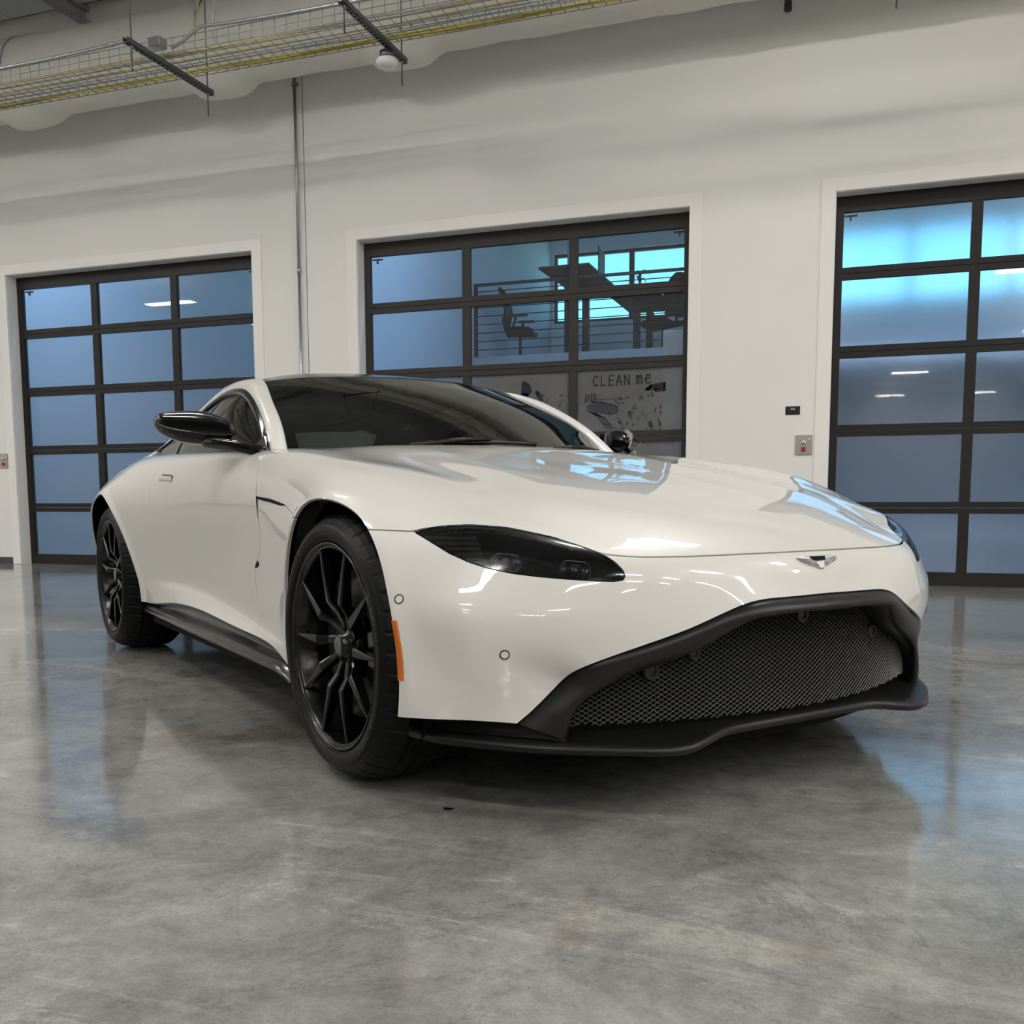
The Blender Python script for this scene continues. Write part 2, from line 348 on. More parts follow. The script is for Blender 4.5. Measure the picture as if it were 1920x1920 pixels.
# ---------------------------------------------------------------- the units behind the doors
UX = [(-9.0, -4.87), (-4.87, -.73), (-.73, 3.6)]; UY = 8.0; WZ = (3.55, 4.68)
mb = MB()
for x in (-9.0, -4.87, -.73, 3.6): mb.bb(x-.06, x+.06, .2, UY, 0, ZC)
struct(mb.build('wall_units', M['unit_wall']))
mb = MB(); mb.bb(XL, XR, UY, UY+.2, 0, WZ[0]).bb(XL, XR, UY, UY+.2, WZ[1], ZC+.1)
wx = []
for a, b in UX:
    wx.append((a+.12, b-.12))
edges = [XL]+[v for w in wx for v in w]+[XR]
for i in range(0, len(edges), 2): mb.bb(edges[i], edges[i+1], UY, UY+.2, *WZ)
struct(mb.build('wall_far', M['unit_wall']))
mb = MB()
for i, (a, b) in enumerate(wx, 1):
    f = MB(); f.bb(a, b, UY+.05, UY+.11, WZ[0], WZ[0]+.05).bb(a, b, UY+.05, UY+.11, WZ[1]-.05, WZ[1])
    for k in range(4): x = a+(b-a)*k/3; f.bb(x-.04, x+.04, UY+.05, UY+.11, *WZ)
    wo = struct(f.build('window_%d' % i, M['bronze']))
    for k in range(3):
        mesh_obj('pane', [(a+(b-a)*k/3, UY+.08, WZ[0]), (a+(b-a)*(k+1)/3, UY+.08, WZ[0]), (a+(b-a)*(k+1)/3, UY+.08, WZ[1]), (a+(b-a)*k/3, UY+.08, WZ[1])], [(0, 1, 2, 3)], M['pane'], wo)
    L = bpy.data.lights.new('window_portal', 'AREA'); L.shape = 'RECTANGLE'; L.size = b-a; L.size_y = WZ[1]-WZ[0]; L.cycles.is_portal = True
    lo = bpy.data.objects.new('window_portal', L); link(lo); lo.location = ((a+b)/2, UY+.22, sum(WZ)/2); lo.rotation_euler = (-PI/2, 0, 0)
# mezzanine floors
for i, (a, b) in enumerate(UX):
    y0 = 4.3 if i == 1 else 5.0
    o = sbox('trim_%d' % (4+i), a+.06, b-.06, y0, UY, 2.32, 2.55, mat=M['unit_wall'] if i != 1 else M['beam'])
# ---------------------------------------------------------------- car body surface (car frame: x forward, y outboard, z up; right half, mirrored)
def spl(knots, s):
    """matrix of a natural cubic spline through values at knots, evaluated at s"""
    n = len(knots); h = np.diff(knots)
    A = np.zeros((n, n)); B = np.zeros((n, n)); A[0, 0] = A[-1, -1] = 1
    for i in range(1, n-1):
        A[i, i-1] = h[i-1]; A[i, i] = 2*(h[i-1]+h[i]); A[i, i+1] = h[i]
        B[i, i-1] = 6/h[i-1]; B[i, i] = -6/h[i-1]-6/h[i]; B[i, i+1] = 6/h[i]
    M = np.linalg.solve(A, B)
    k = np.clip(np.searchsorted(knots, s, side='right')-1, 0, n-2)
    hk = h[k]; a = (knots[k+1]-s)/hk; b = (s-knots[k])/hk
    E = np.eye(n)
    return a[:, None]*E[k]+b[:, None]*E[k+1]+((a**3-a)*hk**2/6)[:, None]*M[k]+((b**3-b)*hk**2/6)[:, None]*M[k+1]

def curve(pts, n):
    """smooth 3-D (or 2-D) curve through pts, n samples"""
    p = np.array(pts, float); d = np.linalg.norm(np.diff(p, axis=0), axis=1)**.6
    t = np.concatenate([[0], np.cumsum(d)])
    return spl(t, np.linspace(0, t[-1], n)) @ p

def surf(G, step=.012, sym=False, cols_step=None):
    """interpolating bicubic surface through grid G[row][col]; returns P, N (rows, cols, 3)"""
    G = np.array(G, float)
    if sym:
        Gm = G[1:3][::-1]*np.array([1, -1, 1]); G = np.concatenate([Gm, G])
    def knots(ax):
        d = np.linalg.norm(np.diff(G, axis=ax), axis=2)**.7
        m = np.maximum(d.mean(axis=1-ax), 1e-3)
        return np.concatenate([[0], np.cumsum(m)])
    kr, kc = knots(0), knots(1)
    def samples(k, ax, st, first=0):
        d = np.linalg.norm(np.diff(G, axis=ax), axis=2).max(axis=1-ax)
        out = []
        for i in range(first, len(k)-1):
            m = max(2, int(math.ceil(d[i]/st)))
            out += list(np.linspace(k[i], k[i+1], m, endpoint=False))
        return np.array(out+[k[-1]])
    sr = samples(kr, 0, step, 2 if sym else 0); sc = samples(kc, 1, cols_step or step)
    Br, Bc = spl(kr, sr), spl(kc, sc)
    P = np.einsum('ri,ijk,cj->rck', Br, G, Bc)
    du = np.gradient(P, axis=0); dv = np.gradient(P, axis=1)
    if sym: du[0, :, 0] = 0; du[0, :, 2] = 0
    N = np.cross(du, dv); N /= np.maximum(np.linalg.norm(N, axis=2), 1e-12)[..., None]
    return P, N

def grid_tris(r, c):
    i = np.arange(r*c).reshape(r, c)
    a, b, d, e = i[:-1, :-1].ravel(), i[:-1, 1:].ravel(), i[1:, :-1].ravel(), i[1:, 1:].ravel()
    return np.concatenate([np.stack([a, d, e], 1), np.stack([a, e, b], 1)])

def clip(S, f):
    """keep f >= 0; S = (A, T): A rows are x y z nx ny nz"""
    A, T = S
    f = np.where(np.abs(f) < 1e-7, 1e-7, f); s = f >= 0; c = s[T].sum(1)
    keep = [T[c == 3]]; new = []; nA = []; cache = {}; n0 = len(A)
    def cut(i, j):
        k = (i, j) if i < j else (j, i)
        if k not in cache:
            w = f[k[0]]/(f[k[0]]-f[k[1]]); cache[k] = n0+len(nA); nA.append(A[k[0]]*(1-w)+A[k[1]]*w)
        return cache[k]
    for t in T[(c == 1) | (c == 2)]:
        poly = []
        for q in range(3):
            i, j = int(t[q]), int(t[(q+1) % 3])
            if s[i]: poly.append(i)
            if s[i] != s[j]: poly.append(cut(i, j))
        for q in range(1, len(poly)-1): new.append((poly[0], poly[q], poly[q+1]))
    T2 = np.concatenate(keep+([np.array(new)] if new else []))
    A2 = np.concatenate([A, np.array(nA)]) if nA else A
    u, inv = np.unique(T2, return_inverse=True)
    return A2[u], inv.reshape(-1, 3)

def sdist(Q, poly, closed=True):
    """signed distance of 2-D points to a polygon, + inside"""
    P = np.array(poly, float); D = np.full(len(Q), 1e9); ins = np.zeros(len(Q), bool)
    for i in range(len(P)):
        a, b = P[i], P[(i+1) % len(P)]; ab = b-a; L = ab @ ab
        if L < 1e-14: continue
        t = np.clip(((Q-a) @ ab)/L, 0, 1); D = np.minimum(D, np.linalg.norm(Q-a-t[:, None]*ab, axis=1))
        cr = (a[1] > Q[:, 1]) != (b[1] > Q[:, 1])
        with np.errstate(divide='ignore', invalid='ignore'):
            xi = a[0]+(Q[:, 1]-a[1])*(b[0]-a[0])/(b[1]-a[1])
        ins ^= cr & (Q[:, 0] < xi)
    return np.where(ins, D, -D)

# control grid: rows run from the centre line out and down to the sill, columns from the grille edge back to the tail
XS = np.array([-.3, -.6, -.95, -1.4, -1.85, -2.2, -2.5, -2.8, -3.1, -3.4, -3.6])
def col_front(*p): return list(p)
BODY = [  # one list per column, eleven points each (x, y, z)
 [(.815,0,.512),(.810,.14,.510),(.797,.256,.500),(.762,.376,.454),(.715,.493,.413),(.655,.594,.371),(.612,.622,.340),(.588,.648,.303),(.574,.678,.271),(.571,.685,.264),(.556,.714,.237)],
 [(.800,0,.552),(.793,.15,.551),(.775,.28,.545),(.745,.40,.520),(.696,.53,.490),(.637,.65,.450),(.575,.735,.408),(.540,.772,.358),(.518,.784,.305),(.514,.785,.292),(.502,.787,.242)],
 [(.768,0,.603),(.759,.17,.602),(.728,.33,.600),(.685,.49,.588),(.622,.625,.562),(.565,.728,.530),(.512,.822,.488),(.472,.852,.410),(.456,.853,.330),(.455,.853,.312),(.448,.852,.243)],
 [(.645,0,.668),(.633,.19,.667),(.600,.37,.663),(.548,.55,.648),(.500,.695,.650),(.445,.805,.610),(.405,.885,.535),(.395,.910,.440),(.393,.910,.340),(.393,.909,.320),(.393,.903,.244)],
 [(.430,0,.733),(.420,.20,.733),(.390,.40,.732),(.350,.58,.724),(.310,.740,.712),(.285,.848,.680),(.265,.920,.615),(.262,.940,.500),(.262,.935,.370),(.262,.934,.345),(.262,.925,.245)],
 [(.120,0,.795),(.110,.21,.796),(.090,.42,.798),(.060,.60,.794),(.030,.765,.803),(.010,.872,.780),(.000,.938,.730),(.000,.944,.600),(.000,.945,.420),(.000,.944,.390),(.000,.935,.245)],
 [(-.20,0,.848),(-.20,.22,.850),(-.22,.44,.851),(-.25,.62,.846),(-.28,.782,.854),(-.30,.870,.820),(-.32,.910,.735),(-.34,.908,.560),(-.36,.898,.330),(-.362,.898,.310),(-.37,.893,.238)],
 [(-.60,0,.915),(-.60,.23,.912),(-.60,.45,.904),(-.60,.63,.891),(-.60,.792,.886),(-.60,.866,.838),(-.60,.888,.745),(-.60,.875,.560),(-.60,.862,.312),(-.60,.866,.302),(-.60,.873,.279)],
 [(-.95,0,.920),(-.95,.23,.918),(-.95,.46,.912),(-.95,.66,.903),(-.95,.800,.893),(-.95,.862,.838),(-.95,.882,.745),(-.95,.860,.560),(-.95,.834,.325),(-.95,.842,.318),(-.95,.866,.293)],
 [(-1.4,0,.920),(-1.4,.23,.919),(-1.4,.46,.916),(-1.4,.66,.911),(-1.4,.805,.903),(-1.4,.866,.846),(-1.4,.884,.748),(-1.4,.860,.570),(-1.4,.828,.362),(-1.4,.836,.352),(-1.4,.862,.309)],
 [(-1.85,0,.925),(-1.85,.23,.925),(-1.85,.46,.924),(-1.85,.66,.921),(-1.85,.815,.914),(-1.85,.878,.858),(-1.85,.905,.752),(-1.85,.887,.575),(-1.85,.850,.380),(-1.85,.855,.366),(-1.85,.866,.298)],
 [(-2.2,0,.925),(-2.2,.23,.925),(-2.2,.46,.926),(-2.2,.66,.925),(-2.2,.815,.922),(-2.2,.885,.862),(-2.2,.930,.760),(-2.2,.920,.580),(-2.2,.880,.380),(-2.2,.877,.360),(-2.2,.868,.264)],
 [(-2.5,0,.925),(-2.5,.23,.926),(-2.5,.46,.928),(-2.5,.66,.927),(-2.5,.808,.920),(-2.5,.895,.850),(-2.5,.958,.748),(-2.5,.952,.580),(-2.5,.925,.400),(-2.5,.92,.38),(-2.5,.90,.270)],
 [(-2.8,0,.935),(-2.8,.22,.936),(-2.8,.44,.936),(-2.8,.63,.930),(-2.8,.785,.910),(-2.8,.888,.830),(-2.8,.968,.730),(-2.8,.972,.570),(-2.8,.955,.400),(-2.8,.953,.38),(-2.8,.93,.280)],
 [(-3.1,0,.945),(-3.1,.21,.945),(-3.1,.42,.943),(-3.1,.60,.932),(-3.1,.750,.902),(-3.1,.855,.815),(-3.1,.925,.710),(-3.1,.935,.560),(-3.1,.915,.400),(-3.1,.913,.38),(-3.1,.89,.290)],
 [(-3.4,0,.955),(-3.4,.20,.955),(-3.38,.40,.950),(-3.36,.56,.935),(-3.34,.690,.900),(-3.33,.785,.805),(-3.32,.845,.700),(-3.32,.860,.560),(-3.32,.840,.400),(-3.32,.838,.38),(-3.32,.82,.290)],
 [(-3.6,0,.960),(-3.59,.19,.959),(-3.56,.37,.952),(-3.53,.51,.935),(-3.50,.620,.897),(-3.49,.695,.800),(-3.48,.745,.690),(-3.48,.760,.560),(-3.48,.745,.400),(-3.48,.744,.38),(-3.48,.73,.290)],
]
BG = np.array(BODY).transpose(1, 0, 2)          # rows, cols, xyz
BP, BN = surf(BG, .0105, sym=True)
BN *= np.sign((BN[len(BN)//3, len(BN[0])//3] @ np.array([0, 0, 1])))
# wheel-arch lips and bonnet creases, raised along the normal, then fresh normals
def crease_dist(P, pts):
    c = curve(pts, 60); x, y = c[:, 0], c[:, 1]; o = np.argsort(x); yy = np.interp(P[..., 0], x[o], y[o]); d = P[..., 1]-yy
    w = np.clip((P[..., 0]-x.min())/.25, 0, 1)*np.clip((x.max()-P[..., 0])/.12, 0, 1); return d, w
side = (BP[..., 1] > .72) & (BP[..., 2] < .82)
lift = np.zeros(BP.shape[:2])
for x0, r0, a0 in ((0, .388, .009), (-2.704, .402, .008)):
    r = np.hypot(BP[..., 0]-x0, BP[..., 2]-.352)-r0; lift += np.where(side & (np.abs(BP[..., 0]-x0) < .6), a0*np.exp(-(np.clip(r, 0, 1)/.024)**2), 0)
top_ = (BN[..., 2] > .35) & (BP[..., 0] > -.75)
for pts, A_, wd in (([(-.20,.690),(.0,.665),(.15,.645),(.416,.625),(.60,.560)], .0034, .045), ([(-.6,.36),(-.2,.385),(.04,.405),(.40,.462),(.66,.44)], .0032, .05), ([(-.65,.14),(-.2,.16),(.2,.185),(.6,.20),(.74,.20)], .0016, .04)):
    d, w = crease_dist(BP, pts); lift += np.where(top_, A_*w*np.exp(-np.sqrt(d*d+3e-4)/wd), 0)
BP = BP+BN*lift[..., None]
du = np.gradient(BP, axis=0); dv = np.gradient(BP, axis=1); du[0, :, 0] = 0; du[0, :, 2] = 0
N2 = np.cross(du, dv); N2 /= np.maximum(np.linalg.norm(N2, axis=2), 1e-12)[..., None]; N2 *= np.sign((N2*BN).sum(2))[..., None]; BN = N2
BODY_S = (np.concatenate([BP.reshape(-1, 3), BN.reshape(-1, 3)], 1), grid_tris(*BP.shape[:2]))
# ---------------------------------------------------------------- the car
CAR = empty('car', (-.6789, -5.4275, 0), -.6687)
tag(CAR, 'white low two-door sports coupe with black roof and black ten-spoke wheels parked on the concrete', 'car')
AX, AZ, ARF, ARR, XW = 0.0, .352, .388, .402, -2.704       # front arch centre and radius; rear wheel x
HL = np.array([(.846,.662),(.835,.667),(.815,.672),(.794,.6755),(.747,.679),(.681,.673),(.638,.662),(.596,.650),(.560,.632),(.532,.614),(.520,.597),(.513,.578),(.513,.566),(.519,.558),(.538,.556),(.580,.558),(.628,.562),(.675,.567),(.720,.574),(.757,.584),(.787,.597),(.812,.615),(.828,.635)])
def zshut(y): return np.interp(y, [0, .21, .35, .46, .50, .532, .56, .596, .638, .681, .747, .794, .835, .848, .90, 1.0], [.609, .608, .606, .607, .610, .614, .632, .650, .662, .673, .679, .6755, .667, .663, .666, .668])
def zside(x): return np.interp(x, [-.69, -.655, -.518, -.348, -.276, -.234, -.187, -.05, .02], [.742, .742, .735, .719, .702, .689, .686, .682, .68])
def xrear(y): return np.interp(y, [0, .15, .3, .45, .58, .685, .742, .80, .835, .86, .875, .885, .92], [-.63, -.64, -.668, -.72, -.80, -.888, -.872, -.735, -.703, -.690, -.672, -.664, -.660])
def xdoor(z): return np.interp(z, [.22, .39, .47, .505, .52, .535, .565, .60, .65, .74, .76, .80, .846, .87, .9, 1.0], [-.80, -.80, -.80, -.785, -.765, -.74, -.70, -.668, -.658, -.662, -.668, -.668, -.690, -.702, -.735, -.735])
def xdoor2(z): return np.interp(z, [.25, .4, .6, .75, .9], [-1.78, -1.86, -1.93, -1.95, -1.93])
A0, T0 = BODY_S; GAP = .0016
def fld(S):
    A = S[0]; x, y, z = A[:, 0], A[:, 1], A[:, 2]
    return x, y, z
def farch(S, g=0):
    x, y, z = fld(S); r1 = np.hypot(x-AX, z-AZ)-ARF-g; r2 = np.hypot(x-XW, z-AZ)-ARR-g
    side = (y > .62) | (z < .5)
    return np.where((y > .55) & (z < .8), np.minimum(np.where(np.abs(x-AX) < .7, r1, 1), np.where(np.abs(x-XW) < .7, r2, 1)), 1.)
def fhl(S, g=0):                                            # > 0 inside the headlight
    x, y, z = fld(S); d = sdist(np.stack([y, z], 1), HL)-g
    return np.where((x > .15) & (y > .4) & (z > .5), d, -1.)
def fbelt(S):                                               # outer skin only behind the cowl: outside the belt line
    x, y, z = fld(S); return np.where(x < -.45, y-np.interp(x, [-3.3, -2.9, -2.45, -2.2, -.9, -.735], [-1, .45, .74, .795, .778, .78]), 1.)
def panel(name, fields, parent, mat, halves=(-1,), depth=.009, seam=True, smooth=True):
    S = BODY_S
    for f in fields: S = clip(S, f(S))
    A, T = S; obs = []
    # edge flange turned inwards so that the shut lines read as gaps
    E = {}
    for t in T:
        for q in range(3):
            k = (int(t[q]), int(t[(q+1) % 3])); E[k] = E.get(k, 0)+1
    bd = [k for k in E if (k[1], k[0]) not in E and not (A[k[0], 1] < 1e-6 and A[k[1], 1] < 1e-6)]
    n = len(A); idx = {}; ex = []
    for a, b in bd:
        for q in (a, b):
            if q not in idx: idx[q] = n+2*len(ex); ex.append(q)
    if ex:
        top = A[ex].copy(); low = A[ex].copy(); low[:, :3] -= low[:, 3:]*depth
        mid = A[:, :3].mean(0)
        blk = np.empty((2*len(ex), 6)); blk[0::2] = top; blk[1::2] = low
        A2 = np.concatenate([A, blk]); FT = []
        for a, b in bd: FT += [(idx[a], idx[a]+1, idx[b]+1), (idx[a], idx[b]+1, idx[b])]
        # flange normals: along the surface, away from the panel
        nn = np.zeros((len(A2), 3))
        for a, b in bd:
            t = A[b, :3]-A[a, :3]; w = np.cross(t, A[a, 3:]); l = np.linalg.norm(w)
            if l > 0:
                for q in (idx[a], idx[a]+1, idx[b], idx[b]+1): nn[q] += w/l
        l = np.linalg.norm(nn[n:], axis=1)[:, None]; A2[n:, 3:] = nn[n:]/np.maximum(l, 1e-9)
        A, T = A2, np.concatenate([T, np.array(FT)])
    def half(sgn): return A*np.array([1, sgn, 1, 1, sgn, 1]), (T if sgn > 0 else T[:, ::-1])
    # winding: make faces agree with the stored normals
    g = np.cross(A[T[:, 1], :3]-A[T[:, 0], :3], A[T[:, 2], :3]-A[T[:, 0], :3]); bad = (g*(A[T].mean(1)[:, 3:])).sum(1) < 0
    T = T.copy(); T[bad] = T[bad][:, ::-1]
    if halves == 'both':
        Ar, Tr = half(-1); Al, Tl = half(1)
        m = np.arange(len(A))+len(A); seamv = np.where(np.abs(A[:, 1]) < 1e-6)[0]; m[seamv] = seamv
        Af = np.concatenate([Ar, Al]); Tf = np.concatenate([Tr, m[Tl]]); u, inv = np.unique(Tf, return_inverse=True)
        return [mesh_obj(name, Af[u, :3], inv.reshape(-1, 3), mat, parent, normals=Af[u, 3:])]
    for s in halves:
        Ah, Th = half(s); obs.append(mesh_obj(name, Ah[:, :3], Th, mat, parent, normals=Ah[:, 3:]))
    return obs
X = lambda S: S[0][:, 0]; Y = lambda S: S[0][:, 1]; Z = lambda S: S[0][:, 2]
hood_f = lambda S: np.where(X(S) > .0, Z(S)-zshut(Y(S)), np.where(Y(S) > .84, Z(S)-zside(X(S)), 1.))
HOOD, = panel('hood', [farch, lambda S: hood_f(S)-GAP, lambda S: -fhl(S)-.001, lambda S: X(S)-xrear(Y(S))-GAP], CAR, M['paint'], 'both')
BUMP, = panel('front_bumper', [farch, lambda S: -hood_f(S)-GAP, lambda S: -fhl(S)-.001, lambda S: X(S)-.02], CAR, M['paint'], 'both')
FEND = panel('front_fender', [farch, lambda S: zside(X(S))-Z(S)-GAP, lambda S: .02-X(S), lambda S: X(S)-xdoor(Z(S))-GAP, lambda S: Y(S)-.6], CAR, M['paint'], (-1, 1))
DOOR = panel('door', [fbelt, lambda S: xdoor(Z(S))-X(S)-GAP, lambda S: X(S)-xdoor2(Z(S))-GAP*.6], CAR, M['paint'], (-1, 1))
QUAR = panel('rear_quarter', [fbelt, farch, lambda S: xdoor2(Z(S))-X(S)-GAP*.6], CAR, M['paint'], (-1, 1))
DASH, = panel('dashboard', [lambda S: xrear(Y(S))-X(S)-.012, lambda S: -.01-fbelt(S), lambda S: X(S)+1.12], CAR, M['leather'], 'both', .03)
DECK, = panel('rear_shelf', [lambda S: -2.0-X(S), lambda S: -.01-fbelt(S), lambda S: X(S)+3.3], CAR, M['leather'], 'both', .03)
# tail: close the back of the body
tp = BP[:, -1]; mb = MB(); k = np.linspace(0, len(tp)-1, 30).astype(int)
R_ = [np.array([[p[0]-.10*(1-abs(s))-.02, p[1]*s*.999, p[2]] for p in tp[k]]) for s in np.linspace(-1, 1, 17)]
for q, s in enumerate(np.linspace(-1, 1, 17)):
    if abs(s) == 1: R_[q] = tp[k]*np.array([1, s, 1])
mb.grid(np.array(R_)); mb.build('rear_bumper', M['paint'], CAR)
# black shell added just under the skin to block light, so gaps stay dark
S = (np.concatenate([A0[:, :3]-A0[:, 3:]*.022, A0[:, 3:]], 1)[...], T0)
for f in (lambda S: farch(S, .012), lambda S: -fhl(S, -.004), lambda S: np.where(X(S) < -.55, fbelt(S)-.02, 1.)): S = clip(S, f(S))
A, T = S; T = np.concatenate([T[:, ::-1], T+len(A)]); A = np.concatenate([A*np.array([1, -1, 1, 1, -1, 1]), A])
mesh_obj('gap_blackout_shell', A[:, :3], T, M['black'], CAR, smooth=True)

# ---- headlights: smoked cover on the skin, dark bowl behind, lamps inside
def body_pt(y, z, d=0):
    """point (and normal) of the nose skin at (y, z), d metres below the surface"""
    m = (A0[:, 0] > .12); Q = A0[m]; dq = (Q[:, 1]-y)**2+(Q[:, 2]-z)**2; k = np.argsort(dq)[:8]; w = 1/(dq[k]+2e-5); q = (Q[k]*w[:, None]).sum(0)/w.sum()
    return q[:3]-q[3:]*d, q[3:]
for s in (-1, 1):
    mir = np.array([1, s, 1])
    S = clip(BODY_S, fhl(BODY_S)-.002); A, T = S
    cover = mesh_obj('headlight', (A[:, :3]-A[:, 3:]*.001)*mir, T if s > 0 else T[:, ::-1], M['lens'], CAR, normals=A[:, 3:]*mir)
    S2 = clip(BODY_S, fhl(BODY_S)+.002); A, T = S2
    dd = np.clip(sdist(A[:, 1:3], HL)/.022, 0, 1)
    Vb = (A[:, :3]-A[:, 3:]*(.004+.055*np.sin(dd*PI/2))[:, None])*mir
    mesh_obj('lamp_bowl', Vb, T if s > 0 else T[:, ::-1], M['black_satin'], cover, smooth=True)
    # outline seal
    P = []
    for y, z in curve(np.vstack([HL, HL[:1]]), 120): p, n = body_pt(y, z, .003); P.append(p*mir)
    MB().tube(P, .0028, 5, False).build('lamp_seal', M['black_gloss'], cover)
    # two pill-shaped projector modules with three lenses each
    for (yc, zc, L, hb, nm) in ((.722, .612, .062, .024, 'low_beam_module'), (.598, .594, .060, .030, 'high_beam_module')):
        c, n = body_pt(yc, zc, .034); u = np.array((-.42, .88, .10)) if yc > .7 else np.array((-.40, .90, .12)); u /= np.linalg.norm(u)
        f = np.array((.93, .36, .06)); f -= u*(f @ u); f /= np.linalg.norm(f); w = np.cross(f, u)
        ring = [c+u*(math.copysign(L*.5, math.cos(t))*.55+hb*.62*math.cos(t))+w*hb*.8*math.sin(t)+f*.004 for t in np.linspace(0, 2*PI, 40)]
        mod = MB().tube([q*mir for q in ring], .0016, 5, False).build(nm, M['silver'], cover)
        for k in (-1, 0, 1):
            o = c+u*k*L*.42; r = .0165 if k else .019; prof = [(r*math.sin(a), r*.75*math.cos(a)) for a in np.linspace(0, PI/2, 7)]
            V = []; 
            for t in np.linspace(0, 2*PI, 18, endpoint=False):
                for rr, h in prof: V.append((o+(u*math.cos(t)+w*math.sin(t))*rr+f*(h-.006))*mir)
            F = [(a*7+b, a*7+b+1, ((a+1) % 18)*7+b+1, ((a+1) % 18)*7+b) for a in range(18) for b in range(6)]
            mesh_obj('projector_lens', V, F, M['lamp_lens'] if 'lamp_lens' in M else M.setdefault('lamp_lens', pmat('lamp_lens', (.10, .11, .115), .08, metal=.6, coat=1)), mod, smooth=True)
    # fine bright ribs in the outer corner
    rib = M.setdefault('lamp_rib', pmat('lamp_rib', (.20, .20, .19), .4, metal=.5))
    for k in range(6):
        z = .655-.0125*k; y1 = np.interp(z, [.585, .597, .615, .635, .662], [.757, .787, .812, .828, .846])-.006; y0 = .752+.003*k
        if y1-y0 < .008: continue
        pts = [body_pt(y, z, .014)[0] for y in np.linspace(y0, y1, 14)]
        pts = np.array([np.polyval(np.polyfit(range(len(pts)), [p_[c_] for p_ in pts], 2), np.arange(len(pts))) for c_ in range(3)]).T
        mb = MB(); lo = [p*mir for p in pts]; hi = [(p+np.array((0, 0, .0075)))*mir for p in pts]
        mb.grid(np.array([lo, hi]), False); mb.build('lamp_rib', rib, cover)
    # dotted strip under the upper edge
    mb = MB()
    for t in np.linspace(.04, .96, 46):
        y, z = curve([(.81, .664), (.747, .670), (.681, .664), (.62, .648), (.565, .626)], 60)[int(t*59)]; p, n = body_pt(y, z, .010)
        mb.box(p*mir, (.004, .004, .003))
    o = mb.build('led_strip', rib, cover); o['kind'] = 'stuff'

# ---- grille surround, mesh, splitter
O = np.array([c for c in BG[:, 0]])
lip = np.array([(.842,0,.478),(.836,.12,.476),(.818,.222,.469),(.805,.250,.460),(.783,.290,.436),(.750,.366,.394),(.700,.479,.354),(.665,.557,.316),(.638,.603,.277),(.629,.619,.240),(.622,.628,.200)])
Oc = curve(O, 90); Lc = curve(lip, 90)
def cross(t, o, l):
    # from the body edge: small groove, forward roll to the lip, then back into the duct
    out = []
    mid = (o+l)/2; dirin = np.array((-1., -.1 if o[1] > .2 else 0, 0))
    d = l-o
    back = np.array((-.115, -.012-.02*(o[1] > .3), .004))
    key = [o+np.array((-.022, 0, -.002))-d*.02, o+np.array((-.012, 0, 0))+d*.05, o+d*.18+np.array((.003, 0, 0)), o+d*.5+np.array((.012, 0, 0)), o+d*.82+np.array((.010, 0, 0)), l, l+d*.10+np.array((-.016, 0, 0)), l+d*.13+np.array((-.05, 0, 0)), l+d*.13+back]
    return curve(key, 34)
Pg = np.array([cross(i/89, Oc[i], Lc[i]) for i in range(90)])
full = np.concatenate([Pg[::-1]*np.array([1, -1, 1]), Pg[1:]])
SUR = MB().grid(full).build('grille_surround', M['black_satin'], CAR)
inner = Pg[:, -1]
# lower shelf between surround and splitter
def xm(y): return .738-.40*y*y
# wire mesh: two families of diagonal wires over a curved face, kept inside the opening
top = lambda y: np.interp(abs(y), [0, .20, .27, .33, .40, .52, .59, .64, .67], [.492, .490, .480, .462, .430, .385, .345, .30, .22])
def mpt(y, z, d=0): return (xm(y)-.10*(z-.25)*.2+d, y, z)
mb = MB(); pitch = .0125; slope = .62; nw = 0
span = .68
for sgn in (1, -1):
    c = -1.2
    while c < 1.2:
        run = []
        for y in np.linspace(-span, span, 170):
            z = .345+sgn*slope*(y-c)
            ok = .222 < z < top(y)
            if ok: run.append(mpt(y, z, .0012*sgn))
            if (not ok or y == span) and len(run) > 1:
                mb.tube(run, .0013, 3, False, False)
                run = []
            elif not ok: run = []
        c += pitch*1.5
MESH = mb.build('grille_mesh', M['mesh'], CAR, fix=False); MESH['kind'] = 'stuff'
MB().grid(np.array([[(xm(y)-.05, y, z) for y in np.linspace(-.72, .72, 40)] for z in (.15, .53)]), False).build('radiator_cover', M['black'], CAR)
# sensors and tow cover seen in the mesh
for (y, z, r, nm) in ((-.318, .382, .019, 'grille_sensor'), (.318, .382, .019, 'grille_sensor'), (-.42, .345, .024, 'grille_sensor'), (0.0, .452, .021, 'front_camera')):
    MB().lathe([(0, -.001), (r*.5, -.001), (r*.55, .002), (r*.9, .002), (r, -.002), (r, -.03)], 24, 'x', (xm(y)+.004, y, z), False).build(nm, M['black_satin'], CAR)
for y in (-.115, .115): MB().bb(xm(y)-.01, xm(y)+.02, y-.052, y+.052, .458, .468, .003).build('grille_tab', M['black_satin'], CAR)
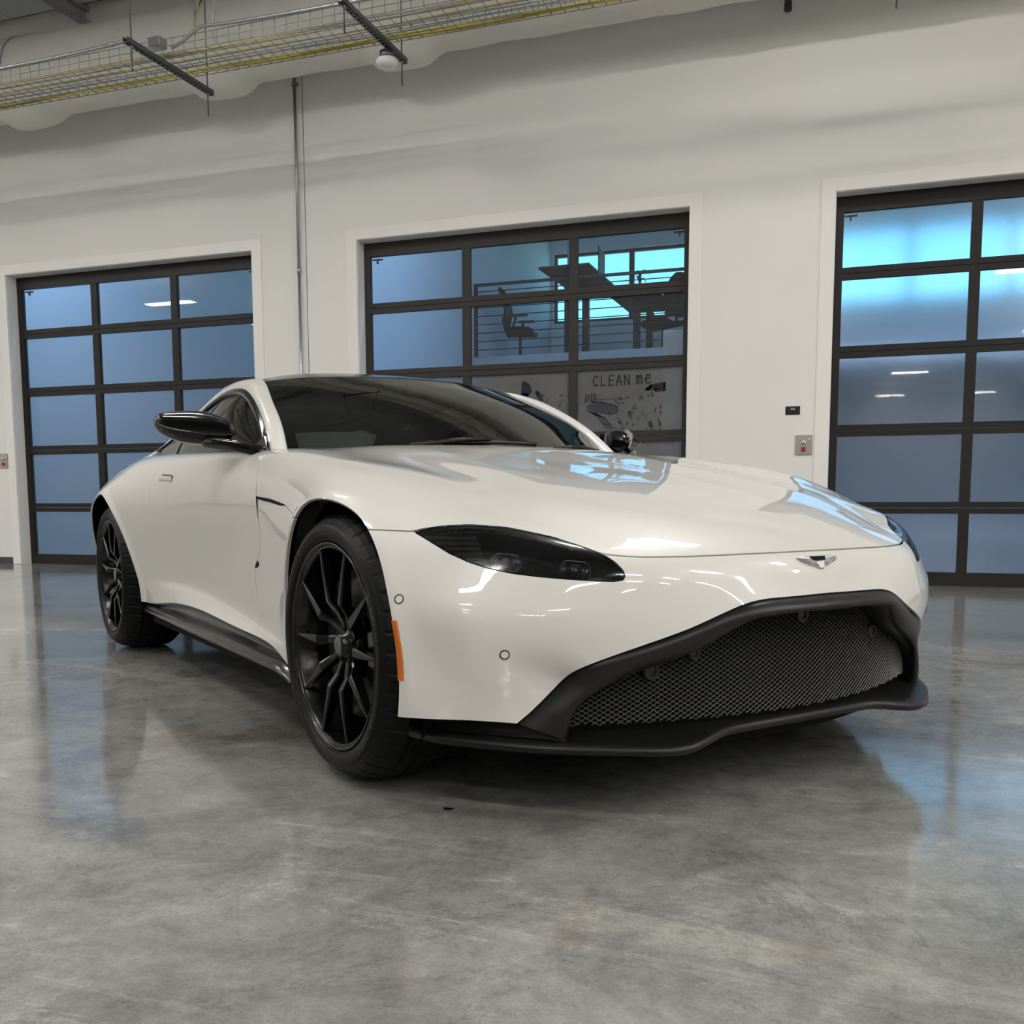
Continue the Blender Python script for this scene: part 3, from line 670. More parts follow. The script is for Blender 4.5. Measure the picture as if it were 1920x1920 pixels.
# splitter: a thin blade, raised across the middle
edge = [(.757,0,.187),(.757,.12,.187),(.757,.215,.187),(.764,.275,.186),(.780,.34,.178),(.789,.405,.171),(.775,.46,.170),(.742,.516,.171),(.676,.610,.172),(.597,.698,.172),(.480,.793,.173),(.37,.858,.174),(.28,.868,.176)]
ec = curve(edge, 110)
def blade(e):
    y = e[1]; n = np.array((1., .15+.9*min(1, max(0, (y-.4)/.45)), 0)); n /= np.linalg.norm(n)
    inn = np.array((min(.22, e[0]-.02), e[1]*.93, e[2]))
    up = np.array((0, 0, 1.))
    return np.array([inn+up*.0, e-n*.05+up*-.004, e-n*.012+up*.0, e+up*.008, e-n*.002+up*.018, e-n*.016+up*.025, e-n*.05+up*.024, e-n*np.interp(y, [0, .5, .86], [.12, .11, .05])+up*.034, inn+up*.05])
Pb = np.array([blade(e) for e in ec]); full = np.concatenate([Pb[::-1]*np.array([1, -1, 1]), Pb[1:]])
MB().grid(full).add(list(Pb[-1])+[p*np.array([1, -1, 1]) for p in Pb[-1]], [tuple(range(9)), tuple(range(17, 8, -1))]).build('front_splitter', M['black_satin'], CAR)
# lower valance joining bumper bottom edge to the splitter at the corners
vb = []
for i, t in enumerate(np.linspace(0, 1, 24)):
    top_ = curve([(.566,.690,.246),(.556,.714,.239),(.502,.784,.244),(.446,.848,.244),(.393,.898,.246)], 24)[i]+np.array((-.010, -.008, .004))
    low = curve([(.630,.632,.199),(.565,.675,.199),(.455,.765,.199),(.35,.83,.200),(.27,.845,.201)], 24)[i]
    vb.append(curve([top_, top_*.5+low*.5+np.array((-.006, -.008, 0)), low], 8))
for s in (-1, 1): MB().grid(np.array(vb)*np.array([1, s, 1]), flip=s < 0).build('front_valance', M['black_satin'], CAR)

# ---- side skirts
for s in (-1, 1):
    st = np.linspace(0, 1, 40); P = []
    for t in st:
        x = -.39-t*1.88
        yo = np.interp(x, [-2.27, -1.9, -1.4, -.95, -.6, -.42, -.39], [.872, .866, .864, .866, .874, .885, .888]); zt = np.interp(x, [-2.27, -1.9, -1.63, -1.4, -1.08, -.76, -.51, -.39], [.262, .296, .313, .312, .302, .289, .278, .262])
        oz = np.interp(x, [-2.27, -1.5, -.9, -.5, -.42, -.39], [.232, .235, .231, .228, .214, .196]); oy = np.interp(x, [-2.27, -1.5, -.5, -.39], [.885, .905, .905, .895])
        P.append(curve([(x, yo-.03, zt+.02), (x, yo-.014, zt-.002), (x, yo-.026, zt-.03), (x, oy-.035, oz+.018), (x, oy-.004, oz+.003), (x, oy, oz-.006), (x, oy-.006, oz-.014), (x, oy-.06, oz-.02), (x, .62, oz-.03)], 26))
    P = np.array(P)*np.array([1, s, 1])
    mb = MB().grid(P, flip=s > 0); mb.build('side_skirt', M['carbon'], CAR)
# underbody
mb = MB(); mb.bb(-3.4, .40, -.675, .675, .165, .21).bb(-2.28, -.40, -.84, .84, .17, .22); mb.bb(-.40, .45, -.72, .72, .115, .165); mb.build('underbody', M['black'], CAR)  # lowest slab added to block light passing under the nose

# ---- wheel wells with ribbed liners
for x0, R in ((AX, ARF), (XW, ARR)):
    for s in (-1, 1):
        P = []
        for i, g in enumerate(np.linspace(-.62, PI+.62, 150)):
            rr = R+.016+(.006 if i % 2 else 0); P.append([(x0+rr*math.cos(g), s*y, AZ+rr*math.sin(g)) for y in (.86, .82, .74, .66, .60)])
        o = MB().grid(np.array(P), True).add([(x0+(R+.02)*math.cos(g), s*.60, AZ+(R+.02)*math.sin(g)) for g in np.linspace(-.62, PI+.62, 40)], [tuple(range(40))]).build('wheel_liner', M['black'], CAR)

# ---- wheels
WZC, TR_ = .358, .3575
def wheel(x0, s, yo, wd, off):
    """rim is the part, tyre, spokes, hub, disc are its sub-parts; local y points outwards"""
    rl = .271
    root_m = MB()
    root_m.lathe([(.236, -wd+.05), (.232, -wd+.07), (.222, -.14), (.236, -.06), (.247, -.026), (.2525, -.014), (.2545, -.008), (.2575, -.0055), (.260, -.008), (.2615, -.004), (.264, .0005), (.2685, .002), (.271, -.001), (.271, -.012)], 96)
    def put(mb, name, mat, parent, fix=True):
        o = mb.build(name, mat, parent, fix); return o
    w = put(root_m, 'wheel', M['black_rim'], CAR)
    w.location = (x0, s*yo, WZC)
    if s < 0: w.rotation_euler = (0, 0, PI)
    # tyre
    prof = [(.268, -.012), (.2725, -.003), (.276, .0005), (.279, .0005), (.281, .004), (.290, .008), (.300, .0095), (.309, .008), (.316, .003), (.3205, -.002), (.330, -.0115), (.339, -.025), (.3455, -.040), (.350, -.056)]
    R = TR_; tread = []; ys = np.linspace(-.062, -wd+.040, 44); gr = [.10, .36, .64, .90]
    for y in ys:
        f = (y+.062)/(-wd+.102); r = R-.0045*abs(2*f-1)**2.5
        if min(abs(f-g) for g in gr) < .028: r -= .007
        tread.append((r, y))
    full = prof+tread+[(.342, -wd+.022), (.328, -wd+.006), (.30, -wd-.006), (.272, -wd+.012)]
    n = 301; V = []; F = []; m = len(full); t0 = len(prof)
    for k in range(n):
        for i, (r, y) in enumerate(full):
            if t0-4 <= i < t0+2: 
                if k % 7 == 0: r -= .003 if i < t0-2 else .006
            elif i >= t0+2 and r > R-.0062:
                ph = (k+int(.7*(i-t0))) % 7
                if ph == 0: r -= .006
            g = 2*PI*k/n; V.append((r*math.cos(g), y, r*math.sin(g)))
    for k in range(n):
        for i in range(m-1): a = k*m+i; b = ((k+1) % n)*m+i; F.append((a, a+1, b+1, b))
    tmb = MB().add(V, F, False); ty = put(tmb, 'tyre', M['rubber'], w)
    # raised sidewall lettering, bent round the tyre
    for txt, a0 in (('PIRELLI', .55), ('P ZERO', 2.6), ('PIRELLI', 3.7), ('P ZERO', 5.75)):
        cu = bpy.data.curves.new('lettering', 'FONT'); cu.body = txt; cu.size = .026; cu.space_character = 1.5; cu.resolution_u = 2
        to = bpy.data.objects.new('lettering', cu); COL.objects.link(to); dg = bpy.context.evaluated_depsgraph_get(); me = bpy.data.meshes.new_from_object(to.evaluated_get(dg))
        VV = []
        for v in me.vertices:
            rr = .289+v.co.y; an = a0-v.co.x/.30; yy = np.interp(rr, [.281, .290, .300, .309, .316], [.004, .008, .0095, .008, .003])+.0008
            VV.append((rr*math.cos(-an), yy, rr*math.sin(-an)) if s < 0 else (rr*math.cos(an), yy, rr*math.sin(an)))
        put(MB().add(VV, [tuple(p.vertices) for p in me.polygons]), 'sidewall_lettering', M.setdefault('letter', pmat('raised_rubber', (.035, .035, .038), .45)), w); bpy.data.objects.remove(to)
    # ten spokes: a narrow blade that widens inwards, breaks, then dives to the hub
    sp = MB()
    st = [(.2575, .0032, -.006, .018), (.20, .0075, -.006, .026), (.118, .0135, -.008, .034), (.112, .0130, -.012, .034), (.085, .0105, -.030, .034), (.038, .0120, -.044, .026)]
    V = []
    for r, hw, y, dp in st:
        sk = .010*max(0, (.112-r)/.07)
        V += [(r, y-.0035, -hw+sk), (r, y, -hw*.55+sk), (r, y, hw*.55+sk), (r, y-.0035, hw+sk), (r, y-dp, hw*.5+sk), (r, y-dp, -hw*.5+sk)]
    F = [(i*6+q, i*6+(q+1) % 6, (i+1)*6+(q+1) % 6, (i+1)*6+q) for i in range(len(st)-1) for q in range(6)]+[tuple(range(6)), tuple(range(len(V)-1, len(V)-7, -1))]
    sp.add(V, F)
    first = put(sp, 'spoke', M['black_rim'], w)
    for k in range(10):
        o = first if k == 0 else link(first.copy(), w)
        o.rotation_euler = (0, -(k*PI/5+math.radians(off)), 0)
    hb = MB(); hb.lathe([(0, -.020), (.026, -.020), (.031, -.024), (.034, -.038), (.056, -.046), (.060, -.054), (.066, -.09)], 40); put(hb, 'hub', M['black_rim'], w)
    MB().lathe([(0, -.0175), (.018, -.0178), (.024, -.0205)], 32).build('centre_cap', M['darksteel'], w)
    for k in range(5):
        a = k*2*PI/5+.3; MB().lathe([(0, -.034), (.006, -.035), (.008, -.039), (.008, -.055)], 10, 'y', (.046*math.cos(a), 0, .046*math.sin(a))).build('lug_nut', M['black_rim'], w)
    dm = MB().lathe([(.09, -.085), (.10, -.075), (.195, -.075), (.195, -.108), (.10, -.108)], 64, closed=False); put(dm, 'brake_disc', M['disc'], w)
    cal = MB(); P = []
    for g in np.linspace(PI-.55 if s < 0 else -.55, PI+.55 if s < 0 else .55, 14): P.append([(r*math.cos(g), y, r*math.sin(g)) for r, y in ((.125, -.05), (.205, -.045), (.222, -.07), (.222, -.125), (.125, -.13))])
    cal.grid(np.array(P), False, closed=True).build('brake_caliper', M['black_gloss'], w)
    return w
for s in (-1, 1):
    wheel(AX, s, .925, .245, 1)
    wheel(XW, s, .938, .285, 10)

# ---- greenhouse
ws = [  # windscreen columns centre -> edge, rows base -> top
 [(-.585,0,.893),(-.60,.17,.892),(-.645,.35,.888),(-.735,.52,.880),(-.872,.695,.868)],
 [(-.845,0,1.020),(-.855,.17,1.018),(-.885,.34,1.012),(-.940,.505,1.003),(-1.005,.668,.990)],
 [(-1.10,0,1.130),(-1.105,.165,1.128),(-1.125,.33,1.121),(-1.165,.485,1.111),(-1.205,.630,1.096)],
 [(-1.36,0,1.222),(-1.362,.155,1.219),(-1.375,.305,1.213),(-1.402,.445,1.203),(-1.44,.576,1.188)]]
def sym_grid(G, nr, nc):
    G = np.array(G); m = G[:, 1:][:, ::-1]*np.array([1, -1, 1]); G = np.concatenate([m, G], 1)
    R = np.array([curve(r, nc) for r in G]); return np.array([curve(R[:, j], nr) for j in range(nc)]).transpose(1, 0, 2)
SCR = MB().grid(sym_grid(ws, 24, 60)).build('windscreen', M['screen'], CAR)
# dark band round the glass (frit)
g = sym_grid(ws, 60, 120); fr = MB()
nr_, nc_ = g.shape[:2]; V = g-np.array((.0, 0, .004)); F = []
for i in range(nr_-1):
    for j in range(nc_-1):
        u, v = i/(nr_-1), j/(nc_-1)
        if u > .955 or u < .03 or v < .022 or v > .978 or (u > .84 and abs(v-.5) < .055*(u-.80)/.2+.01): F.append((i*nc_+j, i*nc_+j+1, (i+1)*nc_+j+1, (i+1)*nc_+j))
mesh_obj('screen_band', V.reshape(-1, 3), F, M['black_gloss'], CAR, smooth=True)
roof = [
 [(-1.362,0,1.224),(-1.364,.155,1.221),(-1.377,.305,1.215),(-1.404,.445,1.205),(-1.442,.577,1.190)],
 [(-1.50,0,1.249),(-1.50,.18,1.246),(-1.51,.33,1.239),(-1.53,.45,1.226),(-1.55,.565,1.203)],
 [(-1.75,0,1.266),(-1.75,.19,1.262),(-1.75,.34,1.252),(-1.75,.45,1.236),(-1.75,.553,1.207)],
 [(-2.1,0,1.245),(-2.1,.19,1.240),(-2.1,.34,1.227),(-2.1,.45,1.205),(-2.1,.537,1.167)],
 [(-2.30,0,1.210),(-2.30,.19,1.204),(-2.30,.34,1.190),(-2.30,.45,1.165),(-2.30,.535,1.120)]]
MB().grid(sym_grid(roof, 30, 60)).build('roof', M['black_gloss'], CAR)
rearw = [roof[-1],
 [(-2.55,0,1.150),(-2.55,.19,1.146),(-2.55,.34,1.134),(-2.55,.45,1.112),(-2.54,.538,1.068)],
 [(-2.85,0,1.062),(-2.85,.19,1.059),(-2.85,.34,1.051),(-2.85,.45,1.036),(-2.85,.552,1.000)],
 [(-3.22,0,.962),(-3.22,.19,.962),(-3.21,.34,.960),(-3.20,.46,.956),(-3.18,.585,.942)]]
MB().grid(sym_grid(rearw, 24, 50)).build('rear_window', M['tint'], CAR)
Ein = [(-.872,.695,.866),(-1.005,.668,.990),(-1.205,.630,1.096),(-1.442,.577,1.189),(-1.60,.562,1.206),(-1.75,.553,1.206),(-2.1,.537,1.166),(-2.54,.538,1.067),(-2.85,.552,.999),(-3.18,.585,.941),(-3.35,.60,.935)]
Eout = [(-.862,.760,.862),(-1.06,.716,1.006),(-1.27,.682,1.109),(-1.42,.664,1.152),(-1.57,.657,1.166),(-1.72,.654,1.160),(-2.05,.664,1.098),(-2.30,.700,1.015),(-2.50,.75,.94),(-2.72,.79,.905),(-3.0,.77,.895)]
n = 90; a, b = curve(Ein, n), curve(Eout, n); rail = []
for i in range(n):
    t = (b[i]-a[i]); m1 = a[i]+t*.35; m2 = a[i]+t*.7
    k = np.interp(i/n, [0, .25, .5, .8, 1], [.018, .020, .024, .02, .0]); out = np.array((.35 if i < 40 else -.1, .75, .65)); out /= np.linalg.norm(out)
    rail.append(curve([a[i]-np.array((0, 0, .012)), a[i]+out*.004, m1+out*k, m2+out*k, b[i]+np.array((0, .003, 0)), b[i]+np.array((0, -.014, -.006))], 22))
rail = np.array(rail)
RAILS = [MB().grid(rail*np.array([1, s, 1]), flip=s > 0).build('pillar', M['paint'], CAR) for s in (-1, 1)]
# side glass with black surround
Eo = curve(Eout[:9], 60); top_c = Eo[4:58]
bot = curve([(-.90,.775,.874),(-1.2,.792,.885),(-1.6,.80,.897),(-2.0,.795,.905),(-2.42,.765,.918),(-2.5,.752,.93)], 54)
GL = np.array([[bot[i]*(1-t)+top_c[i]*t+np.array((0, .030*math.sin(PI*t)*(1-.5*i/54), 0)) for t in np.linspace(0, 1, 14)] for i in range(54)])
inset = np.array((0, -.010, 0))
for s, dr in zip((-1, 1), DOOR):
    m = np.array([1, s, 1])
    MB().grid((GL[:36]+inset)*m).build('side_window', M['tint'], dr)
    MB().grid((GL[36:]+inset)*m).build('quarter_window', M['tint'], CAR)
    mb = MB(); tr = []
    for i in range(54):
        q = top_c[i]; d = GL[i, -3]-q; d = d/np.linalg.norm(d)
        tr.append([q+np.array((0, .004, 0)), q+d*.012+np.array((0, .007, 0)), q+d*.026+np.array((0, .004, 0)), q+d*.030-np.array((0, .010, 0))])
    mb.grid(np.array(tr)*m, flip=s < 0); mb.build('window_trim', M['black_gloss'], CAR)
    mb = MB(); mb.grid(np.array([[GL[i, k]+np.array((0, -.014, 0)) for i in (35, 37)] for k in range(14)])*m); mb.build('centre_pillar', M['black'], CAR)
    # belt weatherstrip
    mb = MB().tube([(p+np.array((0, .006, .004)))*m for p in bot], .006, 6); mb.build('belt_strip', M['black_gloss'], dr)
    # flush handle: a slim leaf in a recess
    hp = []
    for t in np.linspace(0, 1, 12):
        x = -1.845+.175*t; hp.append((x, .8955-.006*t, .826-.006*t))
    hb_ = MB(); hb_.grid(np.array([[np.array(p)+np.array((0, dy, dz)) for p in hp] for dy, dz in ((-.006, .004), (.0005, .002), (.0015, -.020), (-.006, -.024))])*m); hb_.build('door_handle', M['paint'], dr)
    MB().tube([np.array(p)*m+np.array((0, 0, .006)) for p in hp[3:]], .0022, 5).build('handle_gap', M['black'], dr)

# ---- door mirrors
for s in (-1, 1):
    m = np.array([1, s, 1]); P = []
    for y, xf, xr_, zc, hz in ((1.060,-1.180,-1.215,1.003,.010),(1.050,-1.155,-1.225,1.000,.028),(1.02,-1.120,-1.228,.992,.043),(.975,-1.070,-1.222,.985,.054),(.93,-1.025,-1.205,.980,.058),(.89,-.985,-1.165,.972,.054),(.862,-.955,-1.10,.964,.040),(.850,-.960,-1.06,.958,.016)):
        ring = []
        for t in np.linspace(0, 2*PI, 28, endpoint=False):
            cx, cz = math.cos(t), math.sin(t); e = .62
            px = (xf+xr_)/2+(xf-xr_)/2*math.copysign(abs(cx)**e, cx); pz = zc+hz*math.copysign(abs(cz)**.72, cz)*(1-.30*(cx > 0)*cx)
            ring.append((px, y, pz))
        P.append(ring)
    P = np.array(P); P = np.array([[c for c in curve(P[:, k], 26)] for k in range(28)]).transpose(1, 0, 2)*m
    mir = MB().grid(P, closed=True).add([p for p in P[0]], [tuple(range(28))]).add([p for p in P[-1]], [tuple(range(28))]).build('door_mirror', M['black_gloss'], CAR)
    # seam and indicator strip, arm to the door, mirror glass
    MB().tube([np.array((x, y, z))*m for x, y, z in curve([(-1.185,1.057,.998),(-1.085,1.030,.972),(-1.02,.975,.958),(-.975,.92,.950),(-.945,.868,.950)], 24)], .0022, 5).build('indicator_strip', M['black_rim'], mir)
    arm = curve([(-1.045,.93,.928),(-.99,.895,.922),(-.93,.855,.912),(-.885,.815,.898),(-.86,.785,.884)], 16)
    MB().tube([p*m for p in arm], [.018, .019, .020, .021, .021, .021, .021, .021, .021, .021, .021, .021, .022, .023, .024, .025], 10).build('mirror_arm', M['black_gloss'], mir)
    MB().grid(np.array([[(-1.222, y, z) for y in np.linspace(.91, 1.01, 6)] for z in np.linspace(.955, 1.01, 5)])*m).build('mirror_glass', M['chrome'], mir)
    # black sail at the front corner of the side window
    MB().grid(np.array([[(-.865,.775,.872),(-.885,.765,.905),(-.94,.747,.945)], [(-1.03,.795,.880),(-1.0,.785,.90),(-.955,.750,.95)]])*m+np.array((0, s*.004, 0)), False).build('mirror_sail', M['black_gloss'], CAR)

# ---- small front details
def side_pt(x, z, lift=.0012):
    m = (A0[:, 1] > .75) & (A0[:, 2] < .93) & (A0[:, 2] > .25) & (np.abs(A0[:, 0]-x) < .06) & (np.abs(A0[:, 2]-z) < .06); Q = A0[m]; d = (Q[:, 0]-x)**2+(Q[:, 2]-z)**2; k = np.argsort(d)[:6]; w = 1/(d[k]+1e-8); q = (Q[k]*w[:, None]).sum(0)/w.sum()
    n = q[3:]/np.linalg.norm(q[3:]); return np.array((x, q[1], z))+n*lift
for s, fe in zip((-1, 1), FEND):
    m = np.array([1, s, 1]); mb = MB()
    up = [(x, zside(x)+.0015) for x in np.linspace(-.658, -.36, 24)]; lo = [(x, zside(x)-.0015-.0075*math.sin(PI*min(1, (x+.70)/.36))**.6) for x in np.linspace(-.658, -.36, 24)]
    mb.grid(np.array([[side_pt(*q) for q in up], [side_pt(*q) for q in lo]])*m)
    mb.grid(np.array([[side_pt(x-.0025, z) for z, x in zip(np.linspace(.744, .672, 12), xdoor(np.linspace(.744, .672, 12)))], [side_pt(x+.013*(1-t)**1.5+.001, z) for z, x, t in zip(np.linspace(.744, .672, 12), xdoor(np.linspace(.744, .672, 12)), np.linspace(0, 1, 12))]])*m)
    mb.grid(np.array([[side_pt(x-.001, z) for z, x in zip(np.linspace(.538, .515, 6), xdoor(np.linspace(.538, .515, 6)))], [side_pt(x+.030*math.sin(PI*t)+.001, z-.006*t) for z, x, t in zip(np.linspace(.538, .515, 6), xdoor(np.linspace(.538, .515, 6)), np.linspace(0, 1, 6))]])*m)
    mb.build('side_vent', M['black'], fe)
def skin(y, z, lift=0):
    m = A0[:, 0] > .1; Q = A0[m]; d = (Q[:, 1]-abs(y))**2+(Q[:, 2]-z)**2; k = np.argsort(d)[:6]; w = 1/(d[k]+1e-8); q = (Q[k]*w[:, None]).sum(0)/w.sum()
    sg = -1 if y < 0 else 1; p = q[:3]*np.array([1, sg, 1]); n = q[3:]*np.array([1, sg, 1]); n = n/np.linalg.norm(n); return p+n*lift, n
for (y, z) in ((.751, .398), (.914, .513)):
    for s in (-1, 1):
        p, n = skin(s*y, z); u = np.cross(n, (0, 0, 1)); u /= np.linalg.norm(u); w = np.cross(u, n); r = .0092
        sen = MB().add([p+n*.0015]+[p+n*.001+r*(math.cos(t)*u+math.sin(t)*w) for t in np.linspace(0, 2*PI, 20, endpoint=False)], [(0, 1+i, 1+(i+1) % 20) for i in range(20)]).build('parking_sensor', M['paint'], CAR)
        MB().tube([p+n*.0008+(r+.001)*(math.cos(t)*u+math.sin(t)*w) for t in np.linspace(0, 2*PI, 25)], .0013, 5, False).build('sensor_ring', M['black'], sen)
for s in (-1, 1):      # amber side markers on the wheel-arch edge of the bumper
    P = []
    for z in np.linspace(.330, .466, 18):
        xa = AX+math.sqrt(max((ARF+.001)**2-(z-AZ)**2, 0)); row = []
        Q = A0[(A0[:, 0] > .3)]
        for dx in (.0005, .004, .009, .012):
            i = np.argmin((Q[:, 0]-xa-dx)**2+(Q[:, 2]-z)**2); b = Q[i]; row.append((xa+dx, b[1]+(.004 if dx < .011 else -.002), z))
        P.append(row)
    P = np.array(P); P[:, :, 1] = np.array([np.polyval(np.polyfit(P[:, j, 2], P[:, j, 1], 2), P[:, j, 2]) for j in range(4)]).T
    MB().grid(P*np.array([1, s, 1])).build('side_marker', M['amber'], CAR)
# winged badge on the nose
Qb = A0[(A0[:, 0] > .6) & (A0[:, 1] < .14) & (np.abs(A0[:, 2]-.583) < .035)]
Qb = np.concatenate([Qb, Qb*np.array([1, -1, 1, 1, -1, 1])]); bas = lambda y, z: np.stack([np.ones_like(y), y*y, z-.583, (z-.583)**2, y*y*(z-.583)], -1)
cb = np.linalg.lstsq(bas(Qb[:, 1], Qb[:, 2]), Qb[:, 0], rcond=None)[0]
def bpt(y, z, l):
    x = float(bas(np.array(y), np.array(z)) @ cb); n = np.array((1, -2*y*cb[1], -cb[2]-2*(z-.583)*cb[3])); n /= np.linalg.norm(n); return np.array((x, y, z))+n*l
def badge(pts, lift, th):
    V = [bpt(y, z, l) for l in (lift, lift+th) for y, z in pts]; n = len(pts)
    return V, [tuple(range(n)), tuple(range(2*n-1, n-1, -1))]+[(i, (i+1) % n, (i+1) % n+n, i+n) for i in range(n)]
zc = .583
outline = [(-.070,zc+.010),(-.062,zc+.004),(-.048,zc-.002),(-.034,zc-.007),(-.018,zc-.010),(-.012,zc-.013),(-.004,zc-.016),(0,zc-.014),(.004,zc-.016),(.012,zc-.013),(.018,zc-.010),(.034,zc-.007),(.048,zc-.002),(.062,zc+.004),(.070,zc+.010),(.05,zc+.013),(.022,zc+.014),(0,zc+.0135),(-.022,zc+.014),(-.05,zc+.013)]
mid_i = 7
V, F = badge(outline, -.001, .0055)
M['badge'] = pmat('badge_silver', (.50, .49, .47), .38, metal=.85)
EMB = mesh_obj('badge', V, F, M['badge'], CAR)
V, F = badge([(-.020,zc+.0025),(.020,zc+.0025),(.026,zc+.0105),(-.026,zc+.0105)], .004, .0018); mesh_obj('badge_bar', V, F, M['black'], EMB)
mb = MB()
for s in (-1, 1):
    for k in range(9):
        y0 = s*(.010+.0062*k); mb.tube([bpt(y0, zc-.011+.0014*k, .0046), bpt(y0+s*.006, zc+.000+.001*k, .0046)], .0007, 4)
    mb.tube([bpt(s*t, zc+.0005+.0085*(t/.07), .0046) for t in np.linspace(.004, .066, 8)], .0007, 4)
mb.build('badge_feathers', M['darksteel'], EMB)

# ---- wipers
for s, pv in ((1, (-.66, .25)), (-1, (-.66, -.30))):
    y0 = pv[1]; b0 = []
    for t in np.linspace(0, 1, 14):
        y = y0+.10+(.48 if s > 0 else .44)*t-(0 if s > 0 else .06); x = np.interp(abs(y), [0, .17, .35, .52, .70], [-.645, -.655, -.70, -.785, -.90])-.012; z = np.interp(abs(y), [0, .35, .52, .7], [.930, .925, .915, .905])
        b0.append((x, y, z))
    wp = MB().tube(b0, .007, 6).build('wiper', M['black_satin'], CAR)
    MB().tube([(b0[0][0]+.03, b0[0][1]-.08, .912), (b0[3][0]+.012, b0[3][1], b0[3][2]+.008), (b0[7][0]+.004, b0[7][1], b0[7][2]+.010)], [.010, .008, .005], 6).build('wiper_arm', M['black_satin'], wp)

# ---- cabin
sw = MB(); c = np.array((-1.30, .37, .835)); u = np.array((0, 1., 0)); w = np.array((-.42, 0, .907))
sw.tube([c+.178*(math.cos(t)*u+math.sin(t)*w) for t in np.linspace(0, 2*PI, 49)], .015, 10, False)
SWO = sw.build('steering_wheel', M['leather'], CAR)
for k in (0, PI, -PI/2): MB().tube([c+.03*(math.cos(k)*u+math.sin(k)*w)+np.array((.02, 0, 0)), c+.17*(math.cos(k)*u+math.sin(k)*w)], .013, 6).build('wheel_spoke', M['leather'], SWO)
MB().lathe([(0, .05), (.05, .045), (.06, .02), (.06, -.08)], 20, 'x', tuple(c+np.array((-.02, 0, 0)))).build('wheel_hub', M['leather'], SWO)
for y in (-.38, .38):
    prof = [(-1.35,.42,.27),(-1.45,.50,.27),(-1.70,.50,.26),(-1.86,.47,.25),(-1.97,.62,.25),(-2.05,.82,.22),(-2.10,.98,.15),(-2.13,1.06,.11),(-2.19,1.05,.10),(-2.16,.85,.18),(-2.10,.60,.22),(-2.0,.36,.24),(-1.40,.34,.26)]
    P = np.array([[(px, y+hw*k, pz+.03*abs(k)**3*(pz > .45)) for k in np.linspace(-1, 1, 11)] for px, pz, hw in curve([(a_, b_, c_) for a_, b_, c_ in prof], 44)])
    MB().grid(P).build('seat', M['leather'], CAR)
MB().bb(-2.6, -.7, -.74, .74, .30, .36).build('cabin_floor', M['fabric'], CAR)
MB().bb(-2.0, -.95, -.10, .10, .36, .68, .03).build('centre_console', M['leather'], CAR)
rv = MB(); rv.box((-1.37, 0, 1.165), (.03, .21, .06), 0, .012).tube([(-1.36, 0, 1.165), (-1.33, 0, 1.205)], .01, 6); rv.build('rear_view_mirror', M['black_satin'], CAR)
MB().grid(sym_grid([[p-np.array((0, .0, .03)) for p in np.array(r)*np.array((1, .98, 1))] for r in roof], 14, 20)).build('headliner', M['fabric'], CAR)
# ---------------------------------------------------------------- ceiling lights
M['led'] = pmat('led_panel', (1, .967, .912), .5, emit=70)
def light(x, y, z, label, ry=0, L=1.22, Wd=.30):
    t = empty('ceiling_light', (x, y, z), ry); tag(t, label, 'light', 'long led high-bay lights')
    MB().bb(-L/2-.02, L/2+.02, -Wd/2-.02, Wd/2+.02, .012, .07, .01).build('housing', M['white'], t)
    mesh_obj('diffuser', [(-L/2, -Wd/2, .01), (L/2, -Wd/2, .01), (L/2, Wd/2, .01), (-L/2, Wd/2, .01)], [(3, 2, 1, 0)], M['led'], t)
    mesh_obj('ceiling_fill_glow', [(-L/2, -.05, .0712), (L/2, -.05, .0712), (L/2, .05, .0712), (-L/2, .05, .0712)], [(0, 1, 2, 3)], M['led'], t)  # glowing strip added on top to brighten the ceiling
    MB().tube([(-L/3, 0, .07), (-L/3, 0, ZC-z)], .004, 5).tube([(L/3, 0, .07), (L/3, 0, ZC-z)], .004, 5).build('hanger', M['steel'], t)
    return t
ROWS = [(-4.2, (-13.8, -9.2, -4.6, 0, 4.6, 9.2)), (-7.0, (-13.8, -9.2, -4.6, 4.4, 7.0, 9.6)), (-10.4, (-14.5, -10.2, -1.2, 3.4, 6.4, 9.4)), (-13.6, (-13.8, -1.2, 3.2, 6.2, 9.4)), (-17.6, (-1.2, 4.6, 9.2)), (-22, (-1.2, 4.9)), (-31.2, (1.95,)), (-40.5, (1.6, 5.3))]  # some right-hand lamps are added as fill for the car's front
ORD = ['nearest the doors', 'second from the doors', 'third from the doors', 'fourth from the doors', 'fifth from the doors', 'sixth from the doors', 'seventh from the doors', 'farthest from the doors']
for (y, xs_), on in zip(ROWS, ORD):
    for k, x in enumerate(xs_): light(x, y+1.2 if x == 0 else y, 5.0, '%s white led high-bay light in the row %s' % (('first', 'second', 'third', 'fourth', 'fifth', 'sixth')[k], on))
M['unit_fill'] = pmat('unit_fill_glow', (.34, .60, 1), .5, emit=95)
M['unit_fill_bright'] = pmat('unit_fill_glow_bright', (.42, .64, 1), .5, emit=230)
for i, x in enumerate((-7.6, -2.8, 1.4)):  # unseen fill lamps added to light the units in daylight blue
    t = light(x, .75, 5.2, 'added unseen blue fill light high inside the %s unit above its door' % ('left', 'middle', 'right')[i])
    [c for c in t.children if c.name.startswith('diffuser')][0].data.materials[0] = M['unit_fill' if i < 2 else 'unit_fill_bright']
